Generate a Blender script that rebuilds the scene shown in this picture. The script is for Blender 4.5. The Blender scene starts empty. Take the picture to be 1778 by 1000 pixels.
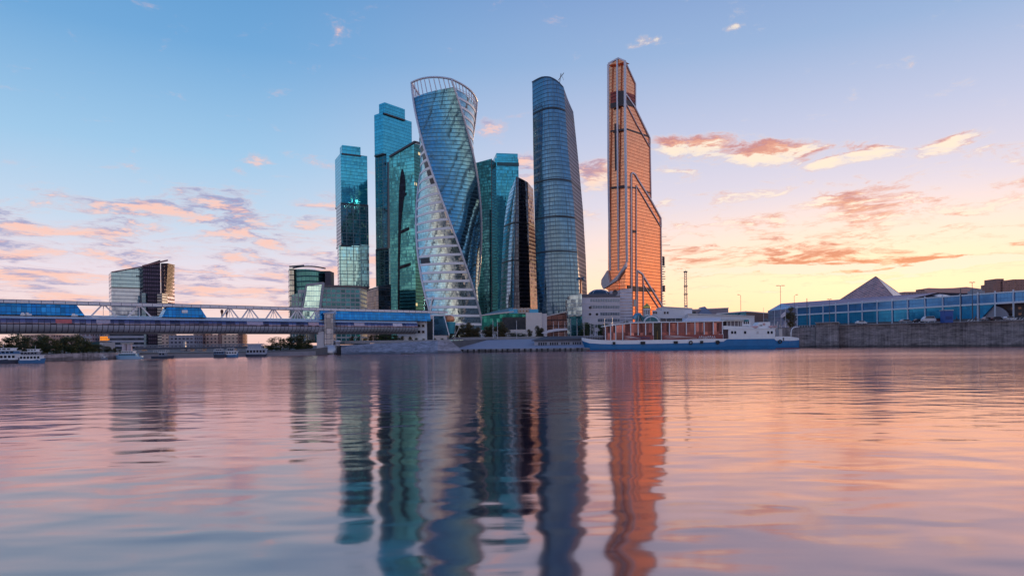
import bpy, math, random
from mathutils import Vector, Matrix
random.seed(7)
R = math.radians
sc = bpy.context.scene
COL = sc.collection

# ------------------------------------------------------------------ camera, sky, sun
F, CX, HY, HC, ROLL = 1150.0, 889.0, 596.0, 3.5, 0.012      # focal (px of 1778 wide), centre column, horizon row, eye height
cr, sr = math.cos(ROLL), math.sin(ROLL)
cam_d = bpy.data.cameras.new('camera'); cam = bpy.data.objects.new('camera', cam_d); COL.objects.link(cam)
cam_d.sensor_width = 36.0; cam_d.lens = F/1778*36.0; cam_d.shift_y = (HY-500)/1778
cam_d.clip_start = 0.5; cam_d.clip_end = 20000
cam.matrix_world = Matrix(((cr, sr, 0, 0), (0, 0, -1, 0), (-sr, cr, 0, HC), (0, 0, 0, 1)))
sc.camera = cam
sc.view_settings.view_transform = 'Standard'; sc.view_settings.look = 'None'
sc.view_settings.exposure = 0.15; sc.view_settings.gamma = 1.0

def lin(c):
    c /= 255.0
    return c/12.92 if c <= 0.04045 else ((c+0.055)/1.055)**2.4
def C(r, g, b): return (lin(r), lin(g), lin(b), 1.0)

SUN_AZ, SUN_EL = 33.0, 2.2                                    # low at the right, behind the exhibition hall
world = bpy.data.worlds.new('World'); sc.world = world; world.use_nodes = True

class NT:
    """small helper to write node maths"""
    def __init__(s, tree): s.t = tree; s.t.nodes.clear()
    def n(s, typ, **kw):
        nd = s.t.nodes.new(typ)
        for k, v in kw.items(): setattr(nd, k, v)
        return nd
    def put(s, sock, v):
        if isinstance(v, bpy.types.NodeSocket): s.t.links.new(v, sock)
        elif v is not None:
            if sock.type == 'RGBA' and not hasattr(v, '__len__'): v = (v, v, v, 1)
            if sock.type == 'VECTOR' and hasattr(v, '__len__') and len(v) == 4: v = v[:3]
            sock.default_value = v
    def m(s, op, *a, clamp=False):
        nd = s.n('ShaderNodeMath', operation=op, use_clamp=clamp)
        for i, v in enumerate(a): s.put(nd.inputs[i], v)
        return nd.outputs[0]
    def vm(s, op, a, b=None, scale=None):
        nd = s.n('ShaderNodeVectorMath', operation=op)
        s.put(nd.inputs[0], a)
        if b is not None: s.put(nd.inputs[1], b)
        if scale is not None: s.put(nd.inputs['Scale'], scale)
        return nd.outputs[1] if op in ('LENGTH', 'DOT_PRODUCT', 'DISTANCE') else nd.outputs[0]
    def xyz(s, x=0.0, y=0.0, z=0.0):
        nd = s.n('ShaderNodeCombineXYZ')
        for i, v in enumerate((x, y, z)): s.put(nd.inputs[i], v)
        return nd.outputs[0]
    def sep(s, v):
        nd = s.n('ShaderNodeSeparateXYZ'); s.put(nd.inputs[0], v); return nd.outputs
    def noise(s, v, scale=1.0, detail=4.0, rough=0.55, dist=0.0, color=False):
        nd = s.n('ShaderNodeTexNoise'); s.put(nd.inputs['Vector'], v)
        nd.inputs['Scale'].default_value = scale; nd.inputs['Detail'].default_value = detail
        nd.inputs['Roughness'].default_value = rough; nd.inputs['Distortion'].default_value = dist
        return nd.outputs[1] if color else nd.outputs[0]
    def mr(s, v, a, b, c=0.0, d=1.0, smooth=False):
        nd = s.n('ShaderNodeMapRange'); nd.clamp = True
        if smooth: nd.interpolation_type = 'SMOOTHSTEP'
        for i, q in enumerate((v, a, b, c, d)): s.put(nd.inputs[i], q)
        return nd.outputs[0]
    def mix(s, f, a, b, blend='MIX'):
        nd = s.n('ShaderNodeMix', data_type='RGBA', blend_type=blend)
        s.put(nd.inputs[0], f); s.put(nd.inputs[6], a); s.put(nd.inputs[7], b)
        return nd.outputs[2]
    def ramp(s, f, stops):
        nd = s.n('ShaderNodeValToRGB'); e = nd.color_ramp.elements
        while len(e) < len(stops): e.new(0.5)
        for q, (p, c) in zip(e, stops): q.position = p; q.color = c
        s.put(nd.inputs[0], f); return nd.outputs[0]

def build_world():
    w = NT(world.node_tree)
    d = w.n('ShaderNodeTexCoord').outputs['Generated']
    x, y, z = w.sep(w.vm('NORMALIZE', d))
    h = w.m('SQRT', w.m('MAXIMUM', w.m('ADD', w.m('MULTIPLY', x, x), w.m('MULTIPLY', y, y)), 1e-5))
    e = w.m('MAXIMUM', w.m('DIVIDE', z, h), 0.0)               # tangent of the elevation
    az = w.m('ARCTAN2', x, y)                                  # 0 = along the view
    T = w.m('MULTIPLY', e, 1/1.2, clamp=True)
    k = 1/1.2
    left = w.ramp(T, [(0, C(242,200,192)), (.03*k, C(246,216,210)), (.10*k, C(232,220,230)), (.17*k, C(196,214,234)), (.27*k, C(158,198,230)), (.42*k, C(112,166,214)), (.6*k, C(82,142,198)), (1, C(60,110,172))])
    right = w.ramp(T, [(0, (1.30,.58,.28,1)), (.03*k, (1.35,.66,.34,1)), (.07*k, (1.25,.78,.52,1)), (.12*k, (1.0,.76,.68,1)), (.2*k, C(226,216,228)), (.3*k, C(194,200,226)), (.42*k, C(152,178,216)), (.6*k, C(112,146,200)), (1, C(70,110,175))])
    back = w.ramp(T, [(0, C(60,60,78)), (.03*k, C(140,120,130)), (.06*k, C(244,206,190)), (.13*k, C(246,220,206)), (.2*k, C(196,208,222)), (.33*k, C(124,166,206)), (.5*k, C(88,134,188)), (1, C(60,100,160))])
    caz = w.m('COSINE', w.m('SUBTRACT', az, R(SUN_AZ)))
    warm = w.m('MAXIMUM', w.mr(caz, .55, .99, 0, 1, True), w.m('MULTIPLY', w.mr(az, R(44), R(62)), w.mr(az, R(150), R(105))))
    base = w.mix(warm, left, right)
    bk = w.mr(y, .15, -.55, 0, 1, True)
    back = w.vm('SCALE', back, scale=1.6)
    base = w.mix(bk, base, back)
    # glow round the hidden sun
    dx = w.m('SUBTRACT', az, R(27)); dy = w.m('MULTIPLY', w.m('SUBTRACT', e, .078), 4.2)
    g = w.m('SQRT', w.m('ADD', w.m('MULTIPLY', dx, dx), w.m('MULTIPLY', dy, dy)))
    glow = w.m('POWER', w.mr(g, 0.62, 0.0), 1.6)
    base = w.mix(w.m('MULTIPLY', glow, .9), base, (1.35, .92, .55, 1))

    def pe(px, py):                                            # picture spot -> azimuth, tan elevation
        a, b = (px-CX)/F, (HY-py)/F
        vx, vz = a*cr+b*sr, -a*sr+b*cr
        return math.atan(vx), vz/math.hypot(vx, 1)
    clouds = []
    def E(px, py, rx, ry, wgt=1.0, tilt=0.0):
        a, ee = pe(px, py); cc = math.cos(a)
        clouds.append((a, ee, rx/F*cc*cc, ry/F*cc, wgt, tilt))
    # right hand clouds
    E(1220,256,100,26,1.15,-.03); E(1345,266,130,22,1.35,-.05); E(1480,274,110,17,1.35,.0); E(1642,250,100,20,1.1,.16)
    E(1678,306,75,12,.85); E(1290,342,110,18,.85,.08); E(1180,300,70,60,.55); E(1560,378,150,14,.6,.08); E(1440,318,80,12,.55)
    E(1215,441,66,16,1.1); E(1345,436,34,11,1.0); E(1400,464,150,12,1.5); E(1620,457,200,15,1.6,.03); E(1730,450,100,12,1.4)
    E(1450,410,190,16,.5); E(1700,405,120,14,.5); E(1330,505,90,8,.55); E(1300,372,140,30,.4); E(1740,330,60,12,.3)
    # centre
    E(1112,75,36,13,.95,.1); E(1134,112,16,9,.8); E(855,232,46,26,.95); E(905,200,42,8,.7,.15); E(915,292,36,36,.9); E(1032,300,50,28,1.0)
    E(1025,380,50,20,.6); E(1020,430,50,12,.6); E(1272,50,20,5,.6)
    # left
    E(535,278,55,15,.75,-.1); E(450,276,26,12,.6); E(230,368,110,22,1.0); E(380,372,115,32,1.05,-.12); E(550,362,60,16,.9); E(60,398,110,20,.95)
    E(180,440,150,22,.95); E(440,432,140,22,.85); E(560,390,70,26,.9); E(110,465,150,15,.85); E(430,470,130,20,.7,-.05); E(80,500,160,14,.7); E(440,505,170,12,.6)
    # invented clouds out of view, added to streak the tower and water reflections
    for az_, e_, rx_, ry_ in ((104, .25, .03, .5), (120, .2, .06, .7), (134, .1, .035, .5), (148, .25, .05, .7), (162, .1, .03, .25), (176, .1, .05, .18), (-170, .1, .03, .3), (-152, .1, .05, .2), (-135, .2, .04, .5), (-116, .1, .05, .35), (-100, .1, .04, .5), (40, .75, .5, .12), (15, .62, .3, .06), (-30, .8, .5, .1)):
        clouds.append((R(az_), e_, rx_, ry_, 1.5, 0.0))
    bandL = lambda ee, aa: w.m('MULTIPLY', w.m('MULTIPLY', w.mr(ee, .012, .05), w.mr(ee, .24, .15)), w.mr(aa, -.02, -.25))
    bandR = lambda ee, aa: w.m('MULTIPLY', w.m('MULTIPLY', w.mr(ee, .04, .08), w.mr(ee, .30, .2)), w.mr(aa, .1, .22))
    def density(aa, ee):
        v = w.xyz(aa, ee, 0)
        y2 = w.m('LOGARITHM', w.m('ADD', ee, .075), math.e)
        nv = w.xyz(w.m('MULTIPLY', aa, 14), w.m('MULTIPLY', y2, 13), 0.3)
        n1 = w.noise(nv, 1.0, 9, .68, .35)
        n0 = w.noise(w.xyz(w.m('MULTIPLY', aa, 4.0), w.m('MULTIPLY', y2, 3.0), 5.3), 1.0, 2, .5)
        wob = w.vm('SCALE', w.vm('SUBTRACT', w.noise(nv, .8, 4, .6, 0, True), (.5, .5, .5)), scale=.05)
        v2 = w.vm('ADD', v, w.vm('MULTIPLY', wob, (1.3, .38, 0)))
        cov = w.m('SUBTRACT', w.m('MULTIPLY', bandL(ee, aa), .92), .06)
        cov = w.m('MAXIMUM', cov, w.m('MULTIPLY', bandR(ee, aa), .60))
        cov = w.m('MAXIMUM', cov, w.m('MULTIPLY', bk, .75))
        for (a, b, rx, ry, wg, t) in clouds:
            q = w.vm('SUBTRACT', v2, (a, b, 0))
            if abs(t) > .001:
                s_ = w.sep(q); q = w.xyz(s_[0], w.m('SUBTRACT', s_[1], w.m('MULTIPLY', s_[0], t)), 0)
            q = w.vm('LENGTH', w.vm('MULTIPLY', q, (1/rx, 1/ry, 0)))
            cov = w.m('MAXIMUM', cov, w.mr(q, 1.45, .45, 0, wg))
        nn = w.m('ADD', w.m('MULTIPLY', n1, .8), w.m('MULTIPLY', n0, .2))
        nn = w.m('ADD', .5, w.m('MULTIPLY', w.m('SUBTRACT', nn, .5), 1.7))
        thr = w.m('SUBTRACT', .655, w.m('MULTIPLY', cov, .34))
        return w.mr(w.m('SUBTRACT', nn, thr), -.03, .34, 0, 1, True)
    dn = density(az, e)
    db = density(w.m('ADD', az, .006), w.m('SUBTRACT', e, .014))
    lit = w.mr(w.m('SUBTRACT', dn, db), -.08, .50, 0, 1)
    thin = w.mr(dn, .7, .15, 0, .9)
    lit = w.m('MAXIMUM', lit, thin)
    lowf = w.mr(e, .16, .10)
    shadeR = w.mix(lowf, C(196,124,118), C(208,110,70))
    cR = w.ramp(lit, [(0, (0,0,0,1)), (1, (1,1,1,1))])
    warmcol = w.mix(lit, shadeR, w.mix(.75, C(255,198,150), C(255,244,224)))
    midc = w.m('MULTIPLY', w.m('SUBTRACT', 1.0, w.m('ABSOLUTE', w.m('SUBTRACT', w.m('MULTIPLY', lit, 2.0), .8))), .55, clamp=True)
    warmcol = w.mix(midc, warmcol, C(244,158,118))
    coolcol = w.mix(lit, C(152,150,190), C(248,200,186))
    cc = w.mix(w.mr(az, .0, .22), coolcol, warmcol)
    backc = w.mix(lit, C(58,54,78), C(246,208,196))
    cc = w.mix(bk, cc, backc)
    col = w.mix(w.m('MULTIPLY', dn, w.mr(dn, 0, .6, .6, .95)), base, cc)
    sky = w.n('ShaderNodeTexSky', sky_type='NISHITA')
    sky.sun_disc = False; sky.sun_elevation = R(SUN_EL); sky.sun_rotation = R(SUN_AZ)
    sky.air_density = 1.0; sky.dust_density = 1.5; sky.ozone_density = 2.0
    nish = w.vm('SCALE', sky.outputs[0], scale=.10)
    col = w.mix(.06, col, nish)
    bg = w.n('ShaderNodeBackground'); w.put(bg.inputs[0], col); bg.inputs[1].default_value = 1.0
    out = w.n('ShaderNodeOutputWorld'); w.t.links.new(bg.outputs[0], out.inputs[0])
build_world()
world.cycles.sampling_method = 'MANUAL'; world.cycles.sample_map_resolution = 512

sl = bpy.data.lights.new('sun', 'SUN'); sun = bpy.data.objects.new('sun', sl); COL.objects.link(sun)
sl.energy = 2.0; sl.angle = R(1.0); sl.color = (1.0, .62, .34)
sd = Vector((math.sin(R(SUN_AZ))*math.cos(R(SUN_EL)), math.cos(R(SUN_AZ))*math.cos(R(SUN_EL)), math.sin(R(SUN_EL))))
sun.rotation_euler = sd.to_track_quat('Z', 'Y').to_euler()

# ------------------------------------------------------------------ helpers
def P(px, py, Y):
    a, b = (px-CX)/F, (HY-py)/F
    return Vector(((a*cr+b*sr)*Y, Y, HC+(-a*sr+b*cr)*Y))
def Z(px, py, Y): return P(px, py, Y).z
def X(px, Y, py=580): return P(px, py, Y).x

class Plane:
    """vertical plane through p along horizontal unit direction d"""
    def __init__(s, p, d):
        s.p = Vector((p[0], p[1], 0)); s.d = Vector((d[0], d[1], 0)).normalized()
        n = Vector((s.d.y, -s.d.x, 0))
        if n.dot(s.p) > 0: n = -n
        s.n = n
    def hit(s, px, py, off=0.0):
        o = Vector((0, 0, HC)); r = P(px, py, 1.0) - o
        t = (s.p + s.n*off - o).dot(s.n)/r.dot(s.n)
        return o + r*t
    def at(s, u, z, off=0.0): return s.p + s.d*u + s.n*off + Vector((0, 0, z))

class MB:
    def __init__(s): s.v = []; s.f = []; s.uv = []
    def face(s, pts, uv=None):
        i = len(s.v); s.v += [Vector(p) for p in pts]; s.f.append(list(range(i, i+len(pts)))); s.uv.append(uv)
    def box(s, x0, x1, y0, y1, z0, z1):
        s.hull([(x0,y0),(x1,y0),(x1,y1),(x0,y1)], z0, z1); return s
    def hull(s, poly, z0, z1, cap=True):
        """prism over a ccw plan polygon, z1 may be a list of heights"""
        n = len(poly); zt = z1 if hasattr(z1, '__len__') else [z1]*n
        zb = z0 if hasattr(z0, '__len__') else [z0]*n
        b = [Vector((p[0], p[1], zb[i])) for i, p in enumerate(poly)]; t = [Vector((p[0], p[1], zt[i])) for i, p in enumerate(poly)]
        area = sum(poly[i][0]*poly[(i+1)%n][1]-poly[(i+1)%n][0]*poly[i][1] for i in range(n))
        if area < 0: b.reverse(); t.reverse()
        i0 = len(s.v); s.v += b+t
        for i in range(n):
            j = (i+1)%n; s.f.append([i0+i, i0+j, i0+n+j, i0+n+i]); s.uv.append(None)
        if cap:
            s.f.append([i0+n+i for i in range(n)]); s.uv.append(None)
            s.f.append([i0+i for i in reversed(range(n))]); s.uv.append(None)
        return s
    def extr(s, pts, vec):
        """polygon swept along vec"""
        n = len(pts); a = [Vector(p) for p in pts]; vec = Vector(vec)
        nn = Vector((0,0,0))
        for i in range(n): nn += a[i].cross(a[(i+1)%n])
        if nn.dot(vec) > 0: a.reverse()
        i0 = len(s.v); s.v += a + [p+vec for p in a]
        s.f.append([i0+i for i in range(n)]); s.uv.append(None)
        s.f.append([i0+n+i for i in reversed(range(n))]); s.uv.append(None)
        for i in range(n):
            j = (i+1)%n; s.f.append([i0+j, i0+i, i0+n+i, i0+n+j]); s.uv.append(None)
        return s
    def bar(s, p, q, w, h=None, up=(0,0,1)):
        p, q = Vector(p), Vector(q); h = h or w; d = (q-p).normalized(); up = Vector(up)
        if abs(d.dot(up)) > .98: up = Vector((0,1,0))
        a = d.cross(up).normalized()*w/2; b = a.cross(d).normalized()*h/2
        s.extr([p-a-b, p+a-b, p+a+b, p-a+b], q-p); return s
    def tube(s, pts, r, n=8, cap=True):
        pts = [Vector(p) for p in pts]; rs = r if hasattr(r, '__len__') else [r]*len(pts); i0 = len(s.v)
        for i, p in enumerate(pts):
            d = (pts[min(i+1, len(pts)-1)]-pts[max(i-1, 0)]).normalized()
            up = Vector((0,0,1)) if abs(d.z) < .95 else Vector((0,1,0))
            a = d.cross(up).normalized(); b = a.cross(d).normalized()
            for k in range(n):
                t = 2*math.pi*k/n; s.v.append(p+(a*math.cos(t)+b*math.sin(t))*rs[i])
        for i in range(len(pts)-1):
            for k in range(n):
                k2 = (k+1)%n; s.f.append([i0+i*n+k, i0+i*n+k2, i0+(i+1)*n+k2, i0+(i+1)*n+k]); s.uv.append(None)
        if cap:
            s.f.append([i0+k for k in reversed(range(n))]); s.uv.append(None)
            m = i0+(len(pts)-1)*n; s.f.append([m+k for k in range(n)]); s.uv.append(None)
        return s
    def lathe(s, c, prof, n=16):
        c = Vector(c); i0 = len(s.v)
        for (r, z) in prof:
            for k in range(n):
                t = 2*math.pi*k/n; s.v.append(c+Vector((r*math.cos(t), r*math.sin(t), z)))
        for i in range(len(prof)-1):
            for k in range(n):
                k2 = (k+1)%n; s.f.append([i0+i*n+k, i0+i*n+k2, i0+(i+1)*n+k2, i0+(i+1)*n+k]); s.uv.append(None)
        return s
    def grid(s, fn, nu, nv, uvf=None):
        i0 = len(s.v); pt = [[Vector(fn(i/nu, j/nv)) for i in range(nu+1)] for j in range(nv+1)]
        for row in pt: s.v += row
        mid = pt[0]; us = [0.0]
        for i in range(nu): us.append(us[-1]+(pt[nv//3][i+1]-pt[nv//3][i]).length)
        for j in range(nv):
            for i in range(nu):
                s.f.append([i0+j*(nu+1)+i, i0+j*(nu+1)+i+1, i0+(j+1)*(nu+1)+i+1, i0+(j+1)*(nu+1)+i])
                q = [(i, j), (i+1, j), (i+1, j+1), (i, j+1)]
                s.uv.append([(us[a], pt[b][a].z) for a, b in q])
        return s
    def panel(s, pl, pts, t0=-.05, t1=.15):
        a = [pl.hit(px, py, t0) for px, py in pts]; s.extr(a, pl.n*(t1-t0)); return s

OFF = {}
def obj(name, mb, mat, parent=None, smooth=False, off=None):
    me = bpy.data.meshes.new(name)
    o_ = Vector(off) if off is not None else (OFF.get(parent.name, Vector((0,0,0))) if parent else Vector((0,0,0)))
    me.from_pydata([tuple(v-o_) for v in mb.v], [], mb.f)
    uvl = me.uv_layers.new(name='UVMap')
    for p in me.polygons:
        cu = mb.uv[p.index]
        if cu:
            for li, q in zip(p.loop_indices, cu): uvl.data[li].uv = q
        else:
            n = p.normal
            if abs(n.z) > .85: t = Vector((1,0,0)); b = Vector((0,1,0))
            else:
                t = Vector((-n.y, n.x, 0)).normalized(); b = Vector((0,0,1))
            for li in p.loop_indices:
                co = me.vertices[me.loops[li].vertex_index].co; uvl.data[li].uv = (co.dot(t), co.dot(b))
    me.materials.append(mat)
    if smooth:
        for p in me.polygons: p.use_smooth = True
    o = bpy.data.objects.new(name, me); COL.objects.link(o)
    if parent: o.parent = parent; OFF[o.name] = o_
    elif off is not None: o.location = o_
    return o
def tag(o, label, cat, group=None):
    o['label'] = label; o['category'] = cat
    if group: o['group'] = group
    return o
def thing(name, label, cat, loc=(0,0,0), group=None):
    o = bpy.data.objects.new(name, None); COL.objects.link(o); o.location = loc; o.empty_display_size = .5
    OFF[o.name] = Vector(loc); return tag(o, label, cat, group)
def struct(o): o['kind'] = 'structure'; return o
def dup(root, loc, rotz=0.0, scale=1.0, label=None, group=None):
    r = root.copy(); COL.objects.link(r); r.location = loc; r.rotation_euler = (0, 0, rotz)
    r.scale = (scale,)*3 if not hasattr(scale, '__len__') else scale
    if label: r['label'] = label
    if group: r['group'] = group
    for ch in list(root.children):
        c = ch.copy(); COL.objects.link(c); c.parent = r
        for g in ch.children:
            d = g.copy(); COL.objects.link(d); d.parent = c
    return r

# ------------------------------------------------------------------ materials
def newmat(name):
    m = bpy.data.materials.new(name); m.use_nodes = True; return m, NT(m.node_tree)
def finish(w, bsdf):
    out = w.n('ShaderNodeOutputMaterial'); w.t.links.new(bsdf.outputs[0], out.inputs[0])
def mat(name, col, rough=.6, metal=0.0, var=.25, vs=.6, bump=0.0, spec=None):
    m, w = newmat(name); b = w.n('ShaderNodeBsdfPrincipled')
    pos = w.n('ShaderNodeTexCoord').outputs['Object']
    n = w.noise(pos, vs, 5, .65); n2 = w.noise(pos, vs*9, 3, .6)
    f = w.m('ADD', w.m('MULTIPLY', w.m('SUBTRACT', n, .5), var*2), w.m('MULTIPLY', w.m('SUBTRACT', n2, .5), var))
    w.put(b.inputs['Base Color'], w.mix(1.0, col, w.m('ADD', f, 1.0), 'MULTIPLY'))
    w.put(b.inputs['Roughness'], w.m('ADD', rough, w.m('MULTIPLY', f, .3), clamp=True)); b.inputs['Metallic'].default_value = metal
    if bump:
        bp = w.n('ShaderNodeBump'); bp.inputs['Strength'].default_value = bump; w.put(bp.inputs['Height'], n2); w.t.links.new(bp.outputs[0], b.inputs['Normal'])
    finish(w, b); return m
def facade(name, tint, frame=None, pw=1.5, fh=3.7, lw=.10, lh=.14, rough=.05, jit=.012, wob=.02, var=.35, lit=0.0, metal=.92, fmetal=.3, block=None):
    """curtain wall: panels and floors drawn from metric UVs, each pane tilted a hair differently"""
    m, w = newmat(name); b = w.n('ShaderNodeBsdfPrincipled')
    if frame and metal > .9 and fmetal == .3: frame = tuple(f*.55+t*.45*.7 for f, t in zip(frame[:3], tint[:3]))+(1,); lw *= .8; fmetal = .7
    frame = frame or tuple(c*.35 for c in tint[:3])+(1,)
    u, v, _ = w.sep(w.n('ShaderNodeUVMap').outputs[0])
    uu = w.m('DIVIDE', u, pw); vv = w.m('DIVIDE', v, fh)
    hl = w.m('LESS_THAN', w.m('FRACT', vv), lh); vl = w.m('LESS_THAN', w.m('FRACT', uu), lw)
    mask = w.m('MAXIMUM', hl, vl)
    cell = w.xyz(w.m('FLOOR', uu), w.m('FLOOR', vv), 0)
    wn = w.n('ShaderNodeTexWhiteNoise'); wn.noise_dimensions = '2D'; w.put(wn.inputs['Vector'], cell)
    wn2 = w.n('ShaderNodeTexWhiteNoise'); wn2.noise_dimensions = '2D'
    w.put(wn2.inputs['Vector'], w.xyz(w.m('FLOOR', w.m('DIVIDE', uu, 5)), w.m('FLOOR', vv), 0))
    amt = w.m('ADD', w.m('ADD', w.m('MULTIPLY', wn.outputs[0], var*.6), w.m('MULTIPLY', wn2.outputs[0], var*.4)), 1-var*.6)
    gl = w.mix(1.0, tint, amt, 'MULTIPLY')
    if block:                                                   # larger framing grid
        bu, bv, bl = block
        bm = w.m('MAXIMUM', w.m('LESS_THAN', w.m('FRACT', w.m('DIVIDE', u, bu)), bl/bu), w.m('LESS_THAN', w.m('FRACT', w.m('DIVIDE', v, bv)), bl/bv))
        mask = w.m('MAXIMUM', mask, bm)
    w.put(b.inputs['Base Color'], w.mix(mask, gl, frame))
    w.put(b.inputs['Metallic'], w.m('ADD', w.m('MULTIPLY', mask, fmetal-metal), metal))
    w.put(b.inputs['Roughness'], w.m('ADD', w.m('MULTIPLY', mask, .4), w.m('ADD', w.m('MULTIPLY', wn.outputs[0], .05), rough)))
    nrm = w.n('ShaderNodeNewGeometry').outputs['Normal']
    pos = w.n('ShaderNodeTexCoord').outputs['Object']
    j = w.vm('SCALE', w.vm('SUBTRACT', wn.outputs[1], (.5,.5,.5)), scale=jit*2)
    k = w.vm('SCALE', w.vm('SUBTRACT', w.noise(pos, .06, 2, .5, 0, True), (.5,.5,.5)), scale=wob*2)
    w.put(b.inputs['Normal'], w.vm('NORMALIZE', w.vm('ADD', nrm, w.vm('ADD', j, k))))
    if lit > 0:
        on = w.m('MULTIPLY', w.m('GREATER_THAN', wn2.outputs[0], 1-lit), w.m('MULTIPLY', w.m('GREATER_THAN', wn.outputs[0], .6), w.m('SUBTRACT', 1.0, mask)))
        b.inputs['Emission Color'].default_value = C(255, 214, 150); w.put(b.inputs['Emission Strength'], w.m('MULTIPLY', on, .8))
    finish(w, b); return m
def flats(name, wall, glass=C(60,75,95), pw=3.2, fh=3.0, ww=.5, wh=.5, rough=.8, band=False):
    """rendered wall with rows of windows for far blocks"""
    m, w = newmat(name); b = w.n('ShaderNodeBsdfPrincipled')
    u, v, _ = w.sep(w.n('ShaderNodeUVMap').outputs[0])
    uu = w.m('DIVIDE', u, pw); vv = w.m('DIVIDE', v, fh)
    inn = lambda f, s: w.m('LESS_THAN', w.m('ABSOLUTE', w.m('SUBTRACT', w.m('FRACT', f), .5)), s/2)
    mk = inn(vv, wh)
    if not band: mk = w.m('MULTIPLY', mk, inn(uu, ww))
    nz = w.m('ABSOLUTE', w.sep(w.n('ShaderNodeNewGeometry').outputs['Normal'])[2])
    mk = w.m('MULTIPLY', mk, w.m('LESS_THAN', nz, .5))
    wn = w.n('ShaderNodeTexWhiteNoise'); wn.noise_dimensions = '2D'; w.put(wn.inputs['Vector'], w.xyz(w.m('FLOOR', uu), w.m('FLOOR', vv), 0))
    pos = w.n('ShaderNodeTexCoord').outputs['Object']
    wl = w.mix(1.0, wall, w.m('ADD', w.m('MULTIPLY', w.noise(pos, .25, 5, .65), .5), .75), 'MULTIPLY')
    g = w.mix(1.0, glass, w.m('ADD', w.m('MULTIPLY', wn.outputs[0], .9), .5), 'MULTIPLY')
    w.put(b.inputs['Base Color'], w.mix(mk, wl, g)); w.put(b.inputs['Metallic'], w.m('MULTIPLY', mk, .6))
    w.put(b.inputs['Roughness'], w.m('SUBTRACT', rough, w.m('MULTIPLY', mk, rough-.12)))
    finish(w, b); return m
def stone(name, c1, c2, sc_=1.0, bw=1.6, bh=.75):
    m, w = newmat(name); b = w.n('ShaderNodeBsdfPrincipled')
    uv = w.n('ShaderNodeUVMap').outputs[0]
    br = w.n('ShaderNodeTexBrick'); w.put(br.inputs['Vector'], uv)
    br.inputs['Color1'].default_value = c1; br.inputs['Color2'].default_value = c2
    br.inputs['Mortar'].default_value = tuple(x*.5 for x in c1[:3])+(1,)
    br.inputs['Scale'].default_value = 1.0; br.inputs['Mortar Size'].default_value = .03
    br.inputs['Brick Width'].default_value = bw; br.inputs['Row Height'].default_value = bh
    pos = w.n('ShaderNodeTexCoord').outputs['Object']
    st = w.noise(w.vm('MULTIPLY', pos, (.22, .22, .9)), 1.0, 6, .7)
    streak = w.noise(w.vm('MULTIPLY', pos, (1.2, 1.2, .08)), 1.0, 4, .6)
    f = w.m('ADD', w.mr(st, .3, .7, .45, 1.45), w.mr(streak, .35, .7, .2, -.35))
    zz = w.m('ADD', w.sep(w.n('ShaderNodeNewGeometry').outputs['Position'])[2], w.m('MULTIPLY', w.m('SUBTRACT', st, .5), 1.6))
    wet = w.mr(zz, .7, 1.1, .42, 1.0)                                              # wet tide line just above the water
    w.put(b.inputs['Base Color'], w.mix(1.0, br.outputs[0], w.m('MULTIPLY', f, wet), 'MULTIPLY')); b.inputs['Roughness'].default_value = .85
    bp = w.n('ShaderNodeBump'); bp.inputs['Strength'].default_value = .4; w.put(bp.inputs['Height'], st); w.t.links.new(bp.outputs[0], b.inputs['Normal'])
    finish(w, b); return m

def water_mat():
    m, w = newmat('water')
    pos = w.n('ShaderNodeNewGeometry').outputs['Position']
    a = w.noise(w.vm('MULTIPLY', pos, (.42, .70, 1)), 1.0, 1, .4, .2)             # wavelets about a metre and a half long
    c = w.noise(w.vm('MULTIPLY', pos, (.07, .20, 1)), 1.0, 2, .5)                 # slow swell
    f = w.noise(w.vm('MULTIPLY', pos, (.8, 3.0, 1)), 1.0, 2, .5)                  # ripples
    patch = w.mr(w.noise(w.vm('MULTIPLY', pos, (.012, .035, 1)), 1.0, 3, .5), .40, .62, .3, 1.4)
    wind = w.mr(w.sep(pos)[1], 12, 150, .25, 5.0)                                  # sheltered by the near bank, breezier out on the river
    hgt = w.m('ADD', w.m('ADD', w.m('MULTIPLY', a, .044), w.m('MULTIPLY', c, .075)), w.m('MULTIPLY', w.m('MULTIPLY', f, .009), w.m('MULTIPLY', patch, wind)))
    bp = w.n('ShaderNodeBump'); bp.inputs['Strength'].default_value = 1.0; bp.inputs['Distance'].default_value = 1.0
    w.put(bp.inputs['Height'], hgt)
    gl = w.n('ShaderNodeBsdfGlossy'); gl.inputs['Color'].default_value = (1.0, .72, .68, 1); gl.inputs['Roughness'].default_value = .16
    w.put(gl.inputs['Roughness'], w.mr(w.sep(pos)[1], 10, 160, .08, .15))
    di = w.n('ShaderNodeBsdfDiffuse'); di.inputs['Color'].default_value = (.012, .012, .035, 1)
    fr = w.n('ShaderNodeFresnel'); fr.inputs['IOR'].default_value = 1.6
    for nd in (gl, fr): w.t.links.new(bp.outputs[0], nd.inputs['Normal'])
    mx = w.n('ShaderNodeMixShader'); w.put(mx.inputs[0], w.m('ADD', .43, w.m('MULTIPLY', fr.outputs[0], .60), clamp=True))
    w.t.links.new(di.outputs[0], mx.inputs[1]); w.t.links.new(gl.outputs[0], mx.inputs[2])
    finish(w, mx); return m
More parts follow.
